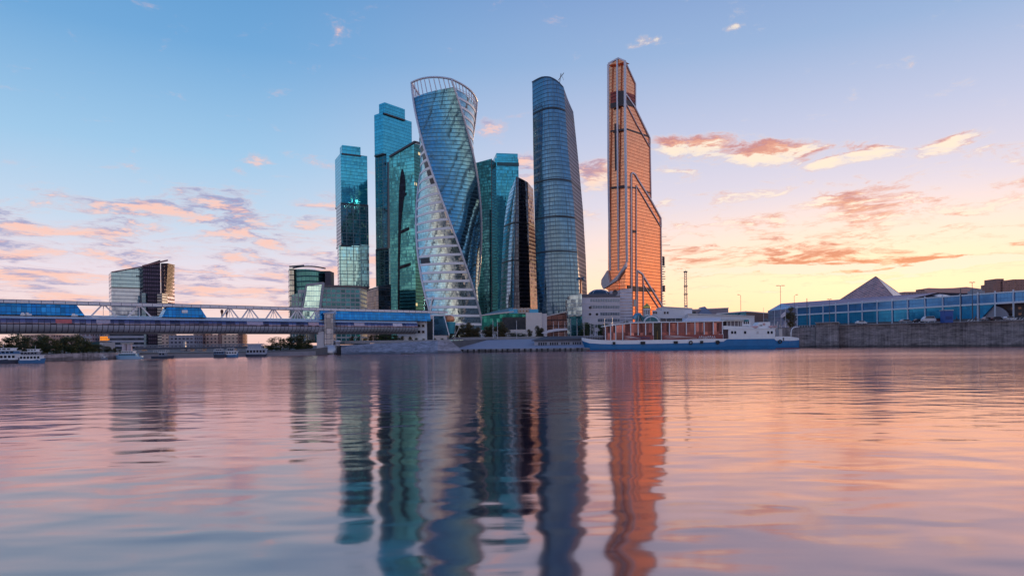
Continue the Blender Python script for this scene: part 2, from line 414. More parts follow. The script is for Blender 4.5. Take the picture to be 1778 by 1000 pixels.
def leaf_mat(name, c1, c2):
    m, w = newmat(name); b = w.n('ShaderNodeBsdfPrincipled')
    pos = w.n('ShaderNodeTexCoord').outputs['Object']; oi = w.n('ShaderNodeObjectInfo').outputs['Random']
    n = w.noise(pos, .55, 3, .6); n = w.m('ADD', w.mr(n, .35, .65), w.m('MULTIPLY', w.m('SUBTRACT', oi, .5), .5), clamp=True)
    w.put(b.inputs['Base Color'], w.mix(n, c1, c2)); b.inputs['Roughness'].default_value = .6
    b.inputs['Transmission Weight'].default_value = 0; finish(w, b); return m

WHITE = mat('white_paint', (.80,.80,.82,1), .5, 0, .12)
LGREY = mat('light_grey_metal', (.50,.51,.56,1), .35, .4, .15)
GREY = mat('grey_concrete', (.33,.33,.36,1), .8, 0, .3)
DGREY = mat('dark_grey_metal', (.09,.09,.11,1), .5, .3, .2)
BLACK = mat('black_rubber', (.02,.02,.022,1), .7, 0, .2)
CREAM = mat('cream_plaster', (.55,.50,.46,1), .8, 0, .15)
DARKGL = mat('dark_glass', (.05,.07,.10,1), .12, .6, .3)
BLUEGL = facade('blue_bridge_glass', (.02,.22,.52,1), (.01,.05,.14,1), 1.2, 1.6, .08, .08, .08, .03, .02, .35, metal=.7)
GRANITE = stone('granite_wall', (.22,.19,.20,1), (.29,.25,.25,1))
PINKST = stone('pink_bank_wall', (.42,.36,.37,1), (.36,.31,.32,1), bw=2.4, bh=1.0)
WINMAT = mat('window_glass', (.03,.035,.05,1), .1, .3, .4)

# ------------------------------------------------------------------ ground and water
w_ = MB(); w_.face([(-3000,-400,0),(3000,-400,0),(3000,3000,0),(-3000,3000,0)])
struct(obj('water', w_, water_mat()))
shore = [(-1600,120,2.0),(-400,160,2.0),(0,186,2.0),(130,198,2.0),(215,216,2.0),(300,228,1.6),(460,240,1.6),(545,250,2.4),(596,263,3.6),(700,266,4.2),(782,272,4.9),(860,304,5.6),(1010,304,5.8),(1140,309,7.5),(1398,308,9.5),(1600,279,9.5),(1778,250,9.5),(2300,208,9.5),(4000,150,9.5)]
gm = MB(); pts = [Vector((X(a, b, 596), b, c)) for a, b, c in shore]
for i in range(len(pts)-1):
    p, q = pts[i], pts[i+1]
    def out(v, k, z): return Vector((v.x*k, v.y*k, z))
    gm.face([p, q, out(q, 1.25, max(q.z, 5.0) if q.x > -60 else q.z), out(p, 1.25, max(p.z, 5.0) if p.x > -60 else p.z)])
    gm.face([out(p,1.25,max(p.z,5.0) if p.x > -60 else p.z), out(q,1.25,max(q.z,5.0) if q.x > -60 else q.z), out(q, 14, 6), out(p, 14, 6)])
    gm.face([Vector((p.x,p.y,-1)), Vector((q.x,q.y,-1)), q, p])
struct(obj('ground', gm, mat('ground_paving', (.12,.12,.13,1), .9, 0, .4, .05)))

def kx(px, py): return P(px, py, 1.0).x
def cbox(pl, pc, pr, Y, a, py=450, depth=None, width=None):
    """plan of a box whose near corner stands at column pc and depth Y, right face turned by a degrees"""
    a = R(a) - math.atan(kx(pc, py)); c0 = Vector((kx(pc, py)*Y, Y)); dR = Vector((math.cos(a), math.sin(a))); dL = Vector((-math.sin(a), math.cos(a)))
    tR = width if width else (kx(pr, py)*c0.y-c0.x)/(dR.x-kx(pr, py)*dR.y)
    tL = depth if depth else (kx(pl, py)*c0.y-c0.x)/(dL.x-kx(pl, py)*dL.y)
    return [c0, c0+dR*tR, c0+dR*tR+dL*tL, c0+dL*tL], Plane(c0, dR), Plane(c0, dL), tR, tL
def grow(poly, d):
    cx = sum(p[0] for p in poly)/len(poly); cy = sum(p[1] for p in poly)/len(poly)
    return [Vector((cx+(p[0]-cx)*(1+d/max(1, math.hypot(p[0]-cx, p[1]-cy))), cy+(p[1]-cy)*(1+d/max(1, math.hypot(p[0]-cx, p[1]-cy))))) for p in poly]

# ------------------------------------------------------------------ embankments
def wall_run(mb, pts, thick=1.2, z0=-1):
    for (x0, y0, za), (x1, y1, zb) in zip(pts, pts[1:]):
        d = Vector((x1-x0, y1-y0)).normalized(); n = Vector((d.y, -d.x))
        if n.dot(Vector((x0, y0))) > 0: n = -n
        mb.hull([(x0, y0), (x1, y1), (x1-n.x*thick, y1-n.y*thick), (x0-n.x*thick, y0-n.y*thick)], z0, [za, zb, zb, za])
# right: tall granite wall with a projecting bay
rw = thing('embankment_wall', 'tall brown granite river wall running right below the blue exhibition hall', 'wall', (P(1500,596,286).x, 286, 0))
def S(px, Y, z=0): return (X(px, Y, 596), Y, z)
m1 = MB(); wall_run(m1, [S(1130,306,7.4), S(1396,303.4,9.1)]); wall_run(m1, [S(1396,303.3,9.1), S(1424,298.6,9.2)]); wall_run(m1, [S(1455,295.6,9.75), S(1600,273.4,9.7), S(1778,245.4,9.7), S(2300,204.5,9.7)])
obj('wall_face', m1, GRANITE, rw)
m1 = MB(); wall_run(m1, [S(1417,297.2,10.9), S(1456,292.0,10.9)], 6); obj('wall_bay', m1, GRANITE, rw)
m1 = MB()
for a, b in ((S(1455,295.2,9.75), S(1600,273.0,9.72)), (S(1600,273.0,9.72), S(1778,245.0,9.72)), (S(1778,245,9.72), S(2300,204.2,9.72))):
    m1.bar((a[0], a[1], 9.9), (b[0], b[1], 9.9), 1.0, .28)
m1.bar((S(1416,297)[0], 297, 11.05), (S(1457,291.6)[0], 291.6, 11.05), 1.2, .3)
obj('coping', m1, mat('granite_coping', (.36,.32,.33,1), .8, 0, .3, 2), rw)

# left of centre: sloped stone bank, two tones
sb = thing('stone_bank', 'sloping grey stone river bank below the end of the footbridge', 'embankment', (P(690,596,255).x, 255, 0))
m1 = MB(); lo = [S(592,246,-.6), S(690,246,-.6), S(760,248,-.6)]; hi = [S(592,262,3.5), S(690,264,4.3), S(760,268,5.0)]
for i in range(2): m1.face([lo[i], lo[i+1], hi[i+1], hi[i]])
obj('slope_paving', m1, stone('slope_stone', (.30,.29,.33,1), (.37,.35,.39,1), bw=1.2, bh=.6), sb)
m1 = MB(); m1.face([S(760,247.9,-.6), S(806,253,-.6), S(798,262,1.9), S(782,270,4.9), S(760,268,5.0)])
obj('bank_corner', m1, stone('reddish_slope_stone', (.36,.28,.28,1), (.42,.33,.32,1), bw=1.4, bh=.7), sb)
m1 = MB(); m1.box(S(592,262)[0], S(782,268)[0], 268, 268.6, 4.2, 5.3); obj('parapet', m1, GREY, sb)
m1 = MB(); m1.box(S(697,245)[0], S(718,245)[0], 243.2, 246, -.2, .35); tag(obj('floating_platform', m1, DGREY, off=(S(708,244)[0],244,0)), 'low dark floating platform at the foot of the stone bank', 'platform')

# centre quay: ramp, low wall, fender piles
qy = thing('quay', 'grey concrete quay with a sloping apron between the stone bank and the cargo ship', 'quay', (P(900,596,275).x, 275, 0))
m1 = MB(); m1.hull([S(796,268.6)[:2], S(1100,271.6)[:2], S(1100,275)[:2], S(796,275)[:2]], -1, 1.35); obj('quay_wall', m1, stone('quay_stone', (.30,.29,.32,1), (.35,.34,.37,1), bw=3, bh=.6), qy)
m1 = MB(); m1.face([S(790,274,1.36), S(1120,275.5,1.36), S(1120,303.9,5.9), S(782,296,4.95)]); m1.face([S(782,296,4.95), S(790,274,1.36), S(790,274,-1), S(782,296,-1)])
obj('apron', m1, mat('apron_concrete', (.30,.30,.36,1), .75, 0, .18, .3), qy)
m1 = MB(); m1.box(S(782,303)[0], S(1050,303)[0], 303.0, 303.6, 5.3, 6.5); obj('parapet', m1, GREY, qy)
proto = None
for i in range(22):
    px = 803+i*(1011-803)/21+random.uniform(-1, 1); Y = 268.1+i*.14; x = X(px, Y, 606)
    if i == 0:
        m1 = MB(); m1.box(-.28, .28, -.45, .42, -1, 1.15); m1.box(-.36, .36, -.5, .42, .95, 1.3)
        proto = obj('fender_pile', m1, BLACK, off=(0,0,0)); proto.location = (x, Y, 0)
        tag(proto, 'short black fender pile standing against the low concrete quay', 'fender pile', 'fender piles along the quay')
    else:
        o = proto.copy(); COL.objects.link(o); o.location = (x, Y, 0)
# low landing stage with an overhanging dark roof
ls = thing('landing_stage', 'long low landing building with dark flat roof and small openings on the quay', 'pavilion', (S(970,284)[0], 284, 1.9))
m1 = MB(); a, b = S(928,282), S(1040,284); m1.hull([a[:2], b[:2], S(1040,297)[:2], S(940,297)[:2]], 1.2, 4.4); obj('wall', m1, mat('landing_wall', (.38,.39,.46,1), .7, 0, .2), ls)
m1 = MB(); m1.hull([S(923,281)[:2], S(1048,283)[:2], S(1048,299)[:2], S(944,299)[:2]], 4.4, [4.7,5.7,6.3,6.3]); obj('roof', m1, mat('dark_roofing', (.07,.07,.085,1), .7, 0, .3), ls)
for i in range(20):
    px = 935+i*4.0
    if i % 5 == 4: continue
    m1 = MB(); m1.box(S(px,281.5)[0], S(px+2.2,281.5)[0], 281.9+i*.08, 283+i*.08, 2.0, 3.7); obj('opening', m1, DARKGL, ls)

# left: pink shore wall
pw_ = MB(); wall_run(pw_, [S(-300,158,1.7), S(0,180,1.7), S(75,187,1.8), S(130,195,2.1), S(150,199,2.1), S(215,213,1.9)])
tag(obj('shore_wall', pw_, PINKST, off=(S(80,190)[0],190,0)), 'low pinkish concrete shore wall below the trees at the far left', 'wall')
pw_ = MB(); wall_run(pw_, [S(216,214,1.3), S(300,226,1.3), S(460,238,1.3), S(548,248,1.5)], 3)
tag(obj('low_quay', pw_, mat('low_quay_grey', (.25,.24,.27,1), .8, 0, .3, .4), off=(S(380,230)[0],230,0)), 'low grey quay between the twin office tower and the bridge pylon', 'quay')

# ------------------------------------------------------------------ towers
GL = 6.0
# --- twisted tower
def twisted_tower():
    Y0 = 600.0; c0 = P(779, 370, Y0); cx = c0.x
    loc = (cx, Y0, GL); t = thing('twisted_tower', 'tall twisting glass tower with white bands and an open ribbed crown', 'skyscraper', loc)
    zt = Z(778, 140, Y0)
    def py_of(z): return HY+.012*110 - (z-HC)/Y0*F
    def ang(k, z): return R(-81 + .345*(py_of(z)-140) + 90*k)          # k: 0=A 1=B 2=C 3=D
    def rad(z): return 29.0 + 2.2*max(0, (100-z)/100) + .5*max(0, (z-180)/60)
    def corner(k, z, extra=0.0):
        a = ang(k, z); r = rad(z)+extra
        return Vector((cx-2.4+4.4*(1-z/260)+r*math.sin(a), Y0-r*math.cos(a), z))
    top = {0: 222.5, 1: 225.2, 2: 219.0, 3: 208.0, 4: 222.5}
    rim = {0: 238.0, 1: 231.6, 2: 226.5, 3: 220.0, 4: 238.0}
    def pt(k, s, z, out=0.0):
        a, b = corner(k, z), corner((k+1)%4, z); p = a.lerp(b, s)
        c = Vector((cx-2.4+4.4*(1-z/260), Y0, z)); d = (p-c); d.z = 0
        return p + d.normalized()*(3.4*4*s*(1-s)+out)
    teal = facade('twisted_teal_glass', (.13,.32,.43,1), (.03,.09,.13,1), 1.5, 3.4, .08, .2, .05, .012, .04, .45)
    band = facade('twisted_banded_glass', (.42,.60,.64,1), (.12,.16,.19,1), 1.5, 1.9, .1, .1, .05, .014, .04, .6)
    for k in range(4):
        def fn(u, v, k=k):
            zt_ = top[k]+(top[k+1]-top[k])*u; return pt(k, u, GL+(zt_-GL)*v)
        m = MB(); m.grid(fn, 18, 120)
        obj('glass_face' if k % 2 == 0 else 'banded_face', m, teal if k % 2 == 0 else band, t, True)
    # white spandrels on the banded faces
    sp = mat('white_spandrel', (.86,.87,.9,1), .35, 0, .1, .1)
    for k in (1, 3):
        z = 12.0; i = 0
        while z < top[k]+4:
            m = MB(); zc = z
            f0 = lambda u, v, k=k, zc=zc: pt(k, u, min(zc+2.1*v, 224), .35)
            m.grid(f0, 14, 1)
            m.grid(lambda u, v, k=k, zc=zc: pt(k, u, zc+2.1, .35-.5*v), 14, 1)
            m.grid(lambda u, v, k=k, zc=zc: pt(k, u, zc, -.15+.5*v), 14, 1)
            obj('spandrel', m, sp, t, True); z += 7.55; i += 1
    # dark plant openings seen on the banded face
    dk = mat('plant_opening', (.03,.035,.05,1), .4, .2, .2)
    for (k, s0, s1, z) in ((3,.05,.42,157),(3,.8,.99,177),(3,.66,.99,169),(3,.05,.30,73.5),(3,.72,.99,161.5),(3,.74,.99,154),(3,.78,.99,146.5),(3,.8,.99,139)):
        zz = 12+7.55*round((z-12)/7.55)
        m = MB(); m.grid(lambda u, v: pt(k, s0+(s1-s0)*u, zz+2.0+5.2*v, .12), 6, 1); obj('plant_opening', m, dk, t)
    # corner ribs
    rb = mat('rib_metal', (.60,.62,.68,1), .35, .3, .1, .1)
    for k in range(4):
        m = MB(); zs = [GL+(rim[k]-GL)*i/90 for i in range(91)]
        m.tube([corner(k, z, .5) for z in zs], .95, 8); obj('corner_rib', m, rb, t, True)
    # crown ring and ribs
    m = MB()
    for k in range(4):
        pts = []
        for i in range(17):
            s = i/16; z = rim[k]+(rim[k+1]-rim[k])*s + (1.6 if k == 0 else .6)*math.sin(math.pi*s)
            pts.append(pt(k, s, z, .5))
        m.tube(pts, .95, 8)
    obj('crown_ring', m, rb, t, True)
    for k in range(4):
        for i in range(1, 10):
            s = i/10; z1 = rim[k]+(rim[k+1]-rim[k])*s; z0 = top[k]+(top[k+1]-top[k])*s
            s2 = max(.02, s-.0); m = MB(); a = pt(k, s2, z0-1); b = pt(k, min(.99, s+.02), z1, .3)
            if b.z-a.z > 2.0:
                m.tube([a, b], .42, 6); obj('crown_rib', m, rb, t)
    # inner roof shell
    m = MB(); zc = 226.0; ctr = Vector((cx-2.0, Y0, zc))
    ring = [pt(k, i/8, (top[k]+(top[k+1]-top[k])*i/8)-.3, -.3) for k in range(4) for i in range(8)]
    for i in range(len(ring)): 
        a, b = ring[i], ring[(i+1) % len(ring)]; am = a.lerp(ctr, .45)+Vector((0,0,3)); bm = b.lerp(ctr, .45)+Vector((0,0,3))
        m.face([a, b, bm, am]); m.face([am, bm, ctr+Vector((0,0,3))])
    obj('roof_shell', m, mat('roof_shell', (.55,.45,.45,1), .5, .2, .15), t, True)
    # two raking legs at the foot
    for dx in (0, 5):
        m = MB(); m.bar(P(752-dx*.3, 515, Y0-26), P(739+dx*1.2, 560, Y0-28), .8); obj('raking_strut', m, rb, t)
    # entrance canopy
twisted_tower()

# --- pair of stacked block towers
cocA = facade('stacked_teal_glass', (.06,.38,.53,1), (.02,.15,.22,1), 1.5, 3.9, .10, .12, .05, .012, .015, .35)
cocD = facade('stacked_grid_glass', (.10,.25,.33,1), (.20,.24,.29,1), 1.6, 3.9, .06, .10, .05, .02, .03, .7, block=(7.5, 15.6, .8))
cocP = facade('stacked_pale_glass', (.28,.55,.60,1), (.13,.22,.26,1), 1.6, 3.9, .06, .12, .05, .02, .03, .4, block=(7.5, 15.6, .8))
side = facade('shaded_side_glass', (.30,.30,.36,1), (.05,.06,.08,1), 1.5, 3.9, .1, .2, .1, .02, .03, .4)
CAPM = mat('roof_edge_metal', (.06,.07,.09,1), .5, .4, .2)
def stack(name, label, Y, tiers, group=None, capm=None):
    """tiers: (pl, pc, pr, py_bottom, py_top, angle, right material, left material, part name)"""
    b = P(tiers[-1][1], 560, Y+10); t = thing(name, label, 'skyscraper', (b.x, Y+10, GL), group)
    for i, (pl, pc, pr, pb, ptp, a, mr_, ml_, nm) in enumerate(tiers):
        poly, pR, pL, tr, tl = cbox(pl, pc, pr, Y, a, (pb+ptp)/2); z0 = GL if pb > 560 else Z(pc, pb, Y); z1 = Z(pc, ptp, Y)
        m = MB(); m.hull(poly, z0, z1); o = obj(nm, m, mr_, t)
        if ml_ is not mr_:
            o.data.materials.append(ml_)
            for p in o.data.polygons:
                if p.normal.dot(pL.n) > .9: p.material_index = 1
        if capm:
            m = MB(); m.hull(grow(poly, .5), z0-1.6, z0-.02); obj('transfer_floor', m, capm, t)
    return t
tA = stack('block_tower', 'shorter stacked teal glass tower with a dark mirrored middle, left of the taller one', 750, [
    (590,594,626,266,252,12,cocA,cocA,'roof_block'), (582,592,638,352,266,12,cocA,cocA,'upper_block'),
    (584,592,640,425,352.5,12,cocD,side,'middle_block'), (586,589,625,497,425.5,6,cocP,side,'lower_block'),
    (586,589,641,575,497.5,6,cocD,cocD,'base_block'), (622,626,641,497,425,6,cocD,cocD,'rear_block')], capm=CAPM)
tB = stack('block_tower', 'taller stacked teal glass tower with a stepped flat top', 760, [
    (658,668,703,196,178,40,cocA,cocA,'roof_block'), (650,665,715,266,195,40,cocA,cocA,'upper_block'),
    (652,672,714,430,266.5,42,cocA,cocD,'middle_block'), (653,676,709,575,430.5,42,cocD,cocD,'lower_block')], capm=CAPM)
m1 = MB(); poly, pR, pL, _, _ = cbox(652,672,714,760,42,350)
for i in range(16): m1.panel(pL, [(672.3,282+i*9.4),(676,280+i*9.4),(676,284+i*9.4),(672.3,286+i*9.4)], .05, .5)
m1 = MB(); m1.panel(pR, [(672.5,282),(677.5,280),(678,432),(672.5,432)], .05, .6); obj('dark_recess', m1, DARKGL, tB)

# --- slanted tower with tall pointed slit
def slit_tower():
    Y = 690.0; poly, pR, pL, tR, tL = cbox(677, 720.5, 744, Y, 55, 400)
    t = thing('slit_tower', 'green glass slab tower with a slanting roof edge and a tall dark pointed slit', 'skyscraper', (poly[0].x, Y, GL))
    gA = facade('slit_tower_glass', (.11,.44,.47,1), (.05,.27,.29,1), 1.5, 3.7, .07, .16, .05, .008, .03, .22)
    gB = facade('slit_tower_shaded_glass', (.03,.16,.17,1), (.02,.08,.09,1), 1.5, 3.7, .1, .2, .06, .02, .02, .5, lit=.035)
    z0, z1, z2 = pL.hit(720.5, 249, 0).z, pL.hit(677.5, 274, 0).z, pR.hit(744, 256).z
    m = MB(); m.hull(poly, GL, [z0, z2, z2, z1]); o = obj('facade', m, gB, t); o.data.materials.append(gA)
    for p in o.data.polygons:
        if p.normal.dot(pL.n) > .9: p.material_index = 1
    m = MB(); m.bar(pL.hit(720.5, 247, .3)+Vector((0,0,.3)), pL.hit(676.5, 273, .3)+Vector((0,0,.3)), 1.6, 2.2); m.bar(pL.hit(720.5,247,.3), pR.hit(744,253,.3), 1.6, 2.2); obj('roof_edge', m, CAPM, t)
    dk = facade('slit_dark_glass', (.015,.02,.035,1), (.01,.012,.02,1), 1.5, 3.7, .1, .2, .1, .02, .02, .4)
    L = [(698.2,293),(696.2,300),(694.6,312),(693.2,330),(692.3,360),(691.6,400),(691.2,450),(691,500),(691,560)]
    Rr = [(693.5,560),(693.8,500),(694.5,450),(696,400),(698.5,370),(700.5,352),(704.2,330),(704.0,318),(702.4,304),(700.2,296)]
    m = MB(); m.panel(pL, L+Rr, -.05, .35); obj('pointed_slit', m, dk, t)
    for q in (((700.5,338),(706,334),(706,338),(700,343)), ((695,401),(710.5,394),(710.5,399.5),(694.8,406.5)), ((694,462),(713,456),(713,461.5),(693.8,467.5))):
        m = MB(); m.panel(pL, list(q), -.05, .45); obj('plant_band', m, dk, t)
    return t
slit_tower()
# dark glazed podium between them
poly, pR, pL, _, _ = cbox(629, 657, 679, 640, 20, 520)
gd = thing('dark_glass_block', 'low near-black glass block between the two stacked towers', 'building', (poly[0].x, 640, GL))
m1 = MB(); m1.hull(poly, GL, [Z(657,497,640), Z(679,494,650), Z(679,494,660), Z(630,506,650)])
obj('facade', m1, facade('near_black_glass', (.05,.05,.07,1), (.10,.10,.12,1), 3, 5.0, .03, .06, .08, .05, .05, .9, block=(7.5, 7.5, .3)), gd)
m1 = MB(); m1.hull(grow(poly, .6), Z(657,500,640), Z(657,498,640)); obj('roof_edge', m1, CAPM, gd)

# --- pair of green slabs behind the twisted tower
poly, pR, pL, _, _ = cbox(827, 854, 863, 790, 58, 420)
t = thing('green_slab_tower', 'dark green glass slab tower partly behind the twisted tower', 'skyscraper', (poly[0].x, 790, GL))
gG = facade('dark_green_glass', (.04,.20,.23,1), (.015,.08,.10,1), 1.5, 3.7, .1, .18, .06, .012, .02, .35)
gG2 = facade('mid_green_glass', (.06,.22,.27,1), (.03,.10,.12,1), 1.5, 3.7, .12, .2, .06, .012, .02, .35)
m1 = MB(); m1.hull(poly, GL, [Z(854,276,790), Z(863,279,790), Z(860,279,800), pL.hit(827,283).z]); o = obj('facade', m1, gG2, t); o.data.materials.append(gG)
for p in o.data.polygons:
    if p.normal.dot(pL.n) > .9: p.material_index = 1
m1 = MB(); m1.panel(pL, [(843,367),(852,364),(852.5,560),(843.5,560)], .1, 3.0); obj('stair_bay', m1, gG2, t)
m1 = MB(); m1.bar(pL.hit(853.5,276,.2), pL.hit(853.8,560,.2), .9); obj('corner_strip', m1, DGREY, t)
t = stack('turquoise_slab_tower', 'bright turquoise glass tower with a stepped parapet beside the curved dark tower', 800, [
    (856,861,902,575,275,8,cocA,gG2,'facade'), (852,862,899,275,266,8,cocA,gG2,'roof_block')])
poly, pR, pL, _, _ = cbox(856,861,902,800,8,290)
m1 = MB(); m1.panel(pR, [(863,282),(901,283),(901,289),(863,288)], .05, .5); obj('plant_band', m1, mat('plant_band_teal', (.02,.09,.12,1), .4, .3, .3), t)

# --- curved sheets used by the two rounded towers
def column_sheet(t, name, mat_, cols, n, Y, bulge, py0, py1_fn, nv=60, yoff=None):
    """cols(s, py) -> column px of the sheet at parameter s and row py; bulge(s) -> depth offset"""
    m = MB()
    def fn(u, v):
        ptop = py1_fn(u); py = py0+(ptop-py0)*v; Yy = Y+bulge(u, v)
        p = P(cols(u, py), py, Yy)
        # keep floors level: rebuild height from the facade's mean depth
        z = Z(cols(u, py), py, Y); return (P(cols(u, py), py, Yy).x, Yy, z)
    m.grid(fn, n, nv); return obj(name, m, mat_, t, True)
def lerp(a, b, t): return a+(b-a)*t
def tab(T):
    def f(py):
        for (y0, x0), (y1, x1) in zip(T, T[1:]):
            if py <= y1: return lerp(x0, x1, max(0, (py-y0)/(y1-y0)))
        return T[-1][1]
    return f
def wedge_tower():
    Y = 575.0
    t = thing('wedge_tower', 'slate blue glass tower whose curved roof drops to the right', 'skyscraper', (P(972,560,Y+15).x, Y+15, GL))
    L = tab([(137,924),(200,925),(300,926.5),(400,929),(560,934)])
    Cn = tab([(137,978),(170,980),(260,986),(350,996),(440,1002),(560,1009)])
    Rt = tab([(137,985),(170,995),(200,998),(260,1004),(350,1012),(440,1017),(560,1021)])
    topc = tab([(924,137),(940,138),(955,141.5),(968,147),(980,155),(988,162),(996,172)])
    gF = facade('wedge_blue_glass', (.11,.21,.32,1), (.03,.08,.13,1), 1.5, 3.45, .08, .2, .06, .010, .035, .4, lit=.0)
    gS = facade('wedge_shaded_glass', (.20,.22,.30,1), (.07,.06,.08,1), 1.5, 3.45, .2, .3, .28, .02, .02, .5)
    bul = lambda u, v: 26*(1-math.sin(math.pi*min(1, .12+u*.62)))-8
    column_sheet(t, 'front_glass', gF, lambda s, py: lerp(L(py), Cn(py), s), 24, Y, bul, 566, lambda s: topc(lerp(924, 978, s)), 90)
    b1 = bul(1, 0)
    column_sheet(t, 'side_glass', gS, lambda s, py: lerp(Cn(py), Rt(py), s), 6, Y, lambda u, v: b1+u*34, 566, lambda s: topc(lerp(978, 996, s)), 90)
    # back sheet and roof
    column_sheet(t, 'rear_glass', gS, lambda s, py: lerp(L(py), Rt(py), s), 8, Y, lambda u, v: 42+b1*u, 566, lambda s: topc(lerp(924, 996, s)), 40)
    m = MB()
    for (py, th) in ((193,3.2),(315,2.6),(378,2.4),(438,2.2)):
        def fn(u, v):
            if u < .8: s = u/.8; px = lerp(L(py), Cn(py), s); Yy = Y+bul(s, 0)
            else: s = (u-.8)/.2; px = lerp(Cn(py), Rt(py), s); Yy = Y+b1+s*34
            Yy -= .6; z = Z(px, py+th*(v-.5), Y) - .012*(px-924)*.25
            return (P(px, py, Yy).x, Yy, z)
        m = MB(); m.grid(fn, 30, 1); obj('plant_belt', m, mat('plant_belt', (.02,.035,.055,1), .4, .3, .3), t, True)
    m = MB(); rim = []
    for i in range(20):
        s = i/19; px = lerp(924, 978, s); rim.append(Vector((P(px, 150, Y+bul(s,1)).x, Y+bul(s,1)-.2, Z(px, topc(px)-.5, Y))))
    m.tube(rim, .55, 6); obj('roof_rim', m, mat('blue_grey_rim', (.12,.2,.28,1), .4, .4, .1), t)
    m = MB(); m.bar(P(971,150,Y+8), P(974,128,Y+8), .5); m.bar(P(969.5,140,Y+8), P(979,127,Y+8), .5); m.bar(P(974,129,Y+8), P(979,140,Y+8), .18); m.box(P(970,150,Y).x, P(974,150,Y).x, Y+6, Y+10, Z(971,152,Y), Z(971,145,Y))
    tag(obj('maintenance_crane', m, DGREY, off=P(971,150,Y+8)), 'small thin crane on the roof of the slate blue wedge tower', 'crane')
wedge_tower()
def curved_dark_tower():
    Y = 610.0
    t = thing('curved_dark_tower', 'dark glass tower with an outward curving left edge, left of the slate blue wedge tower', 'skyscraper', (P(902,560,Y+10).x, Y+10, GL))
    L = tab([(300,893),(320,886),(345,880),(380,875.5),(430,872),(480,870),(560,868)])
    Cn = tab([(300,897),(380,896),(450,893),(560,892)])
    Rt = tab([(300,925),(380,928),(470,932),(560,936)])
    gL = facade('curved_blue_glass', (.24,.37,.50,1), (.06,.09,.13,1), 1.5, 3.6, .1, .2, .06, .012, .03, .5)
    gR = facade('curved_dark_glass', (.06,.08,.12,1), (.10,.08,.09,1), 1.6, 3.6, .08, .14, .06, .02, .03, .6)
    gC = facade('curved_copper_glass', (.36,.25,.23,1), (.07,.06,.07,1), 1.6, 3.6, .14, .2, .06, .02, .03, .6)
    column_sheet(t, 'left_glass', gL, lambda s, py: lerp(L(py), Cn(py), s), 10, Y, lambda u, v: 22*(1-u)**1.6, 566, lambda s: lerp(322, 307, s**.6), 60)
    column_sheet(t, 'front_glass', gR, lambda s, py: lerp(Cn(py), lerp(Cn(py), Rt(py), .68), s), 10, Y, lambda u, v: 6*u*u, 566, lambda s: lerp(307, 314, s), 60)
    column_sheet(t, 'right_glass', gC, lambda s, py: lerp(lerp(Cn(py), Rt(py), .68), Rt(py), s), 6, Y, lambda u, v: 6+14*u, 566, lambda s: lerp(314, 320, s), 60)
    column_sheet(t, 'rear_glass', gR, lambda s, py: lerp(L(py), Rt(py), s), 6, Y, lambda u, v: 30, 566, lambda s: lerp(322, 320, s), 30)
    for py in (387, 452):
        def fn(u, v):
            if u < .4: s = u/.4; px = lerp(L(py), Cn(py), s); Yy = Y+22*(1-s)**1.6
            else: s = (u-.4)/.6; px = lerp(Cn(py), Rt(py), s); Yy = Y+(6*(s/.68)**2 if s < .68 else 6+14*(s-.68)/.32)
            return (P(px, py, Yy-.5).x, Yy-.5, Z(px, py+2.4*(v-.5), Y))
        m = MB(); m.grid(fn, 20, 1); obj('plant_belt', m, mat('plant_belt_dark', (.015,.02,.03,1), .5, .2, .3), t, True)
    m = MB(); m.bar(P(897,307,Y-.5), P(892.3,564,Y-.5), .9); obj('corner_strip', m, DGREY, t)
    # roof
    m = MB(); z = Z(900,311,Y); m.face([(P(887,310,Y+22).x,Y+22,z-6),(P(897,310,Y).x,Y,z),(P(925,310,Y+20).x,Y+20,z-4),(P(922,310,Y+30).x,Y+30,z-5)]); obj('roof', m, DGREY, t)
curved_dark_tower()

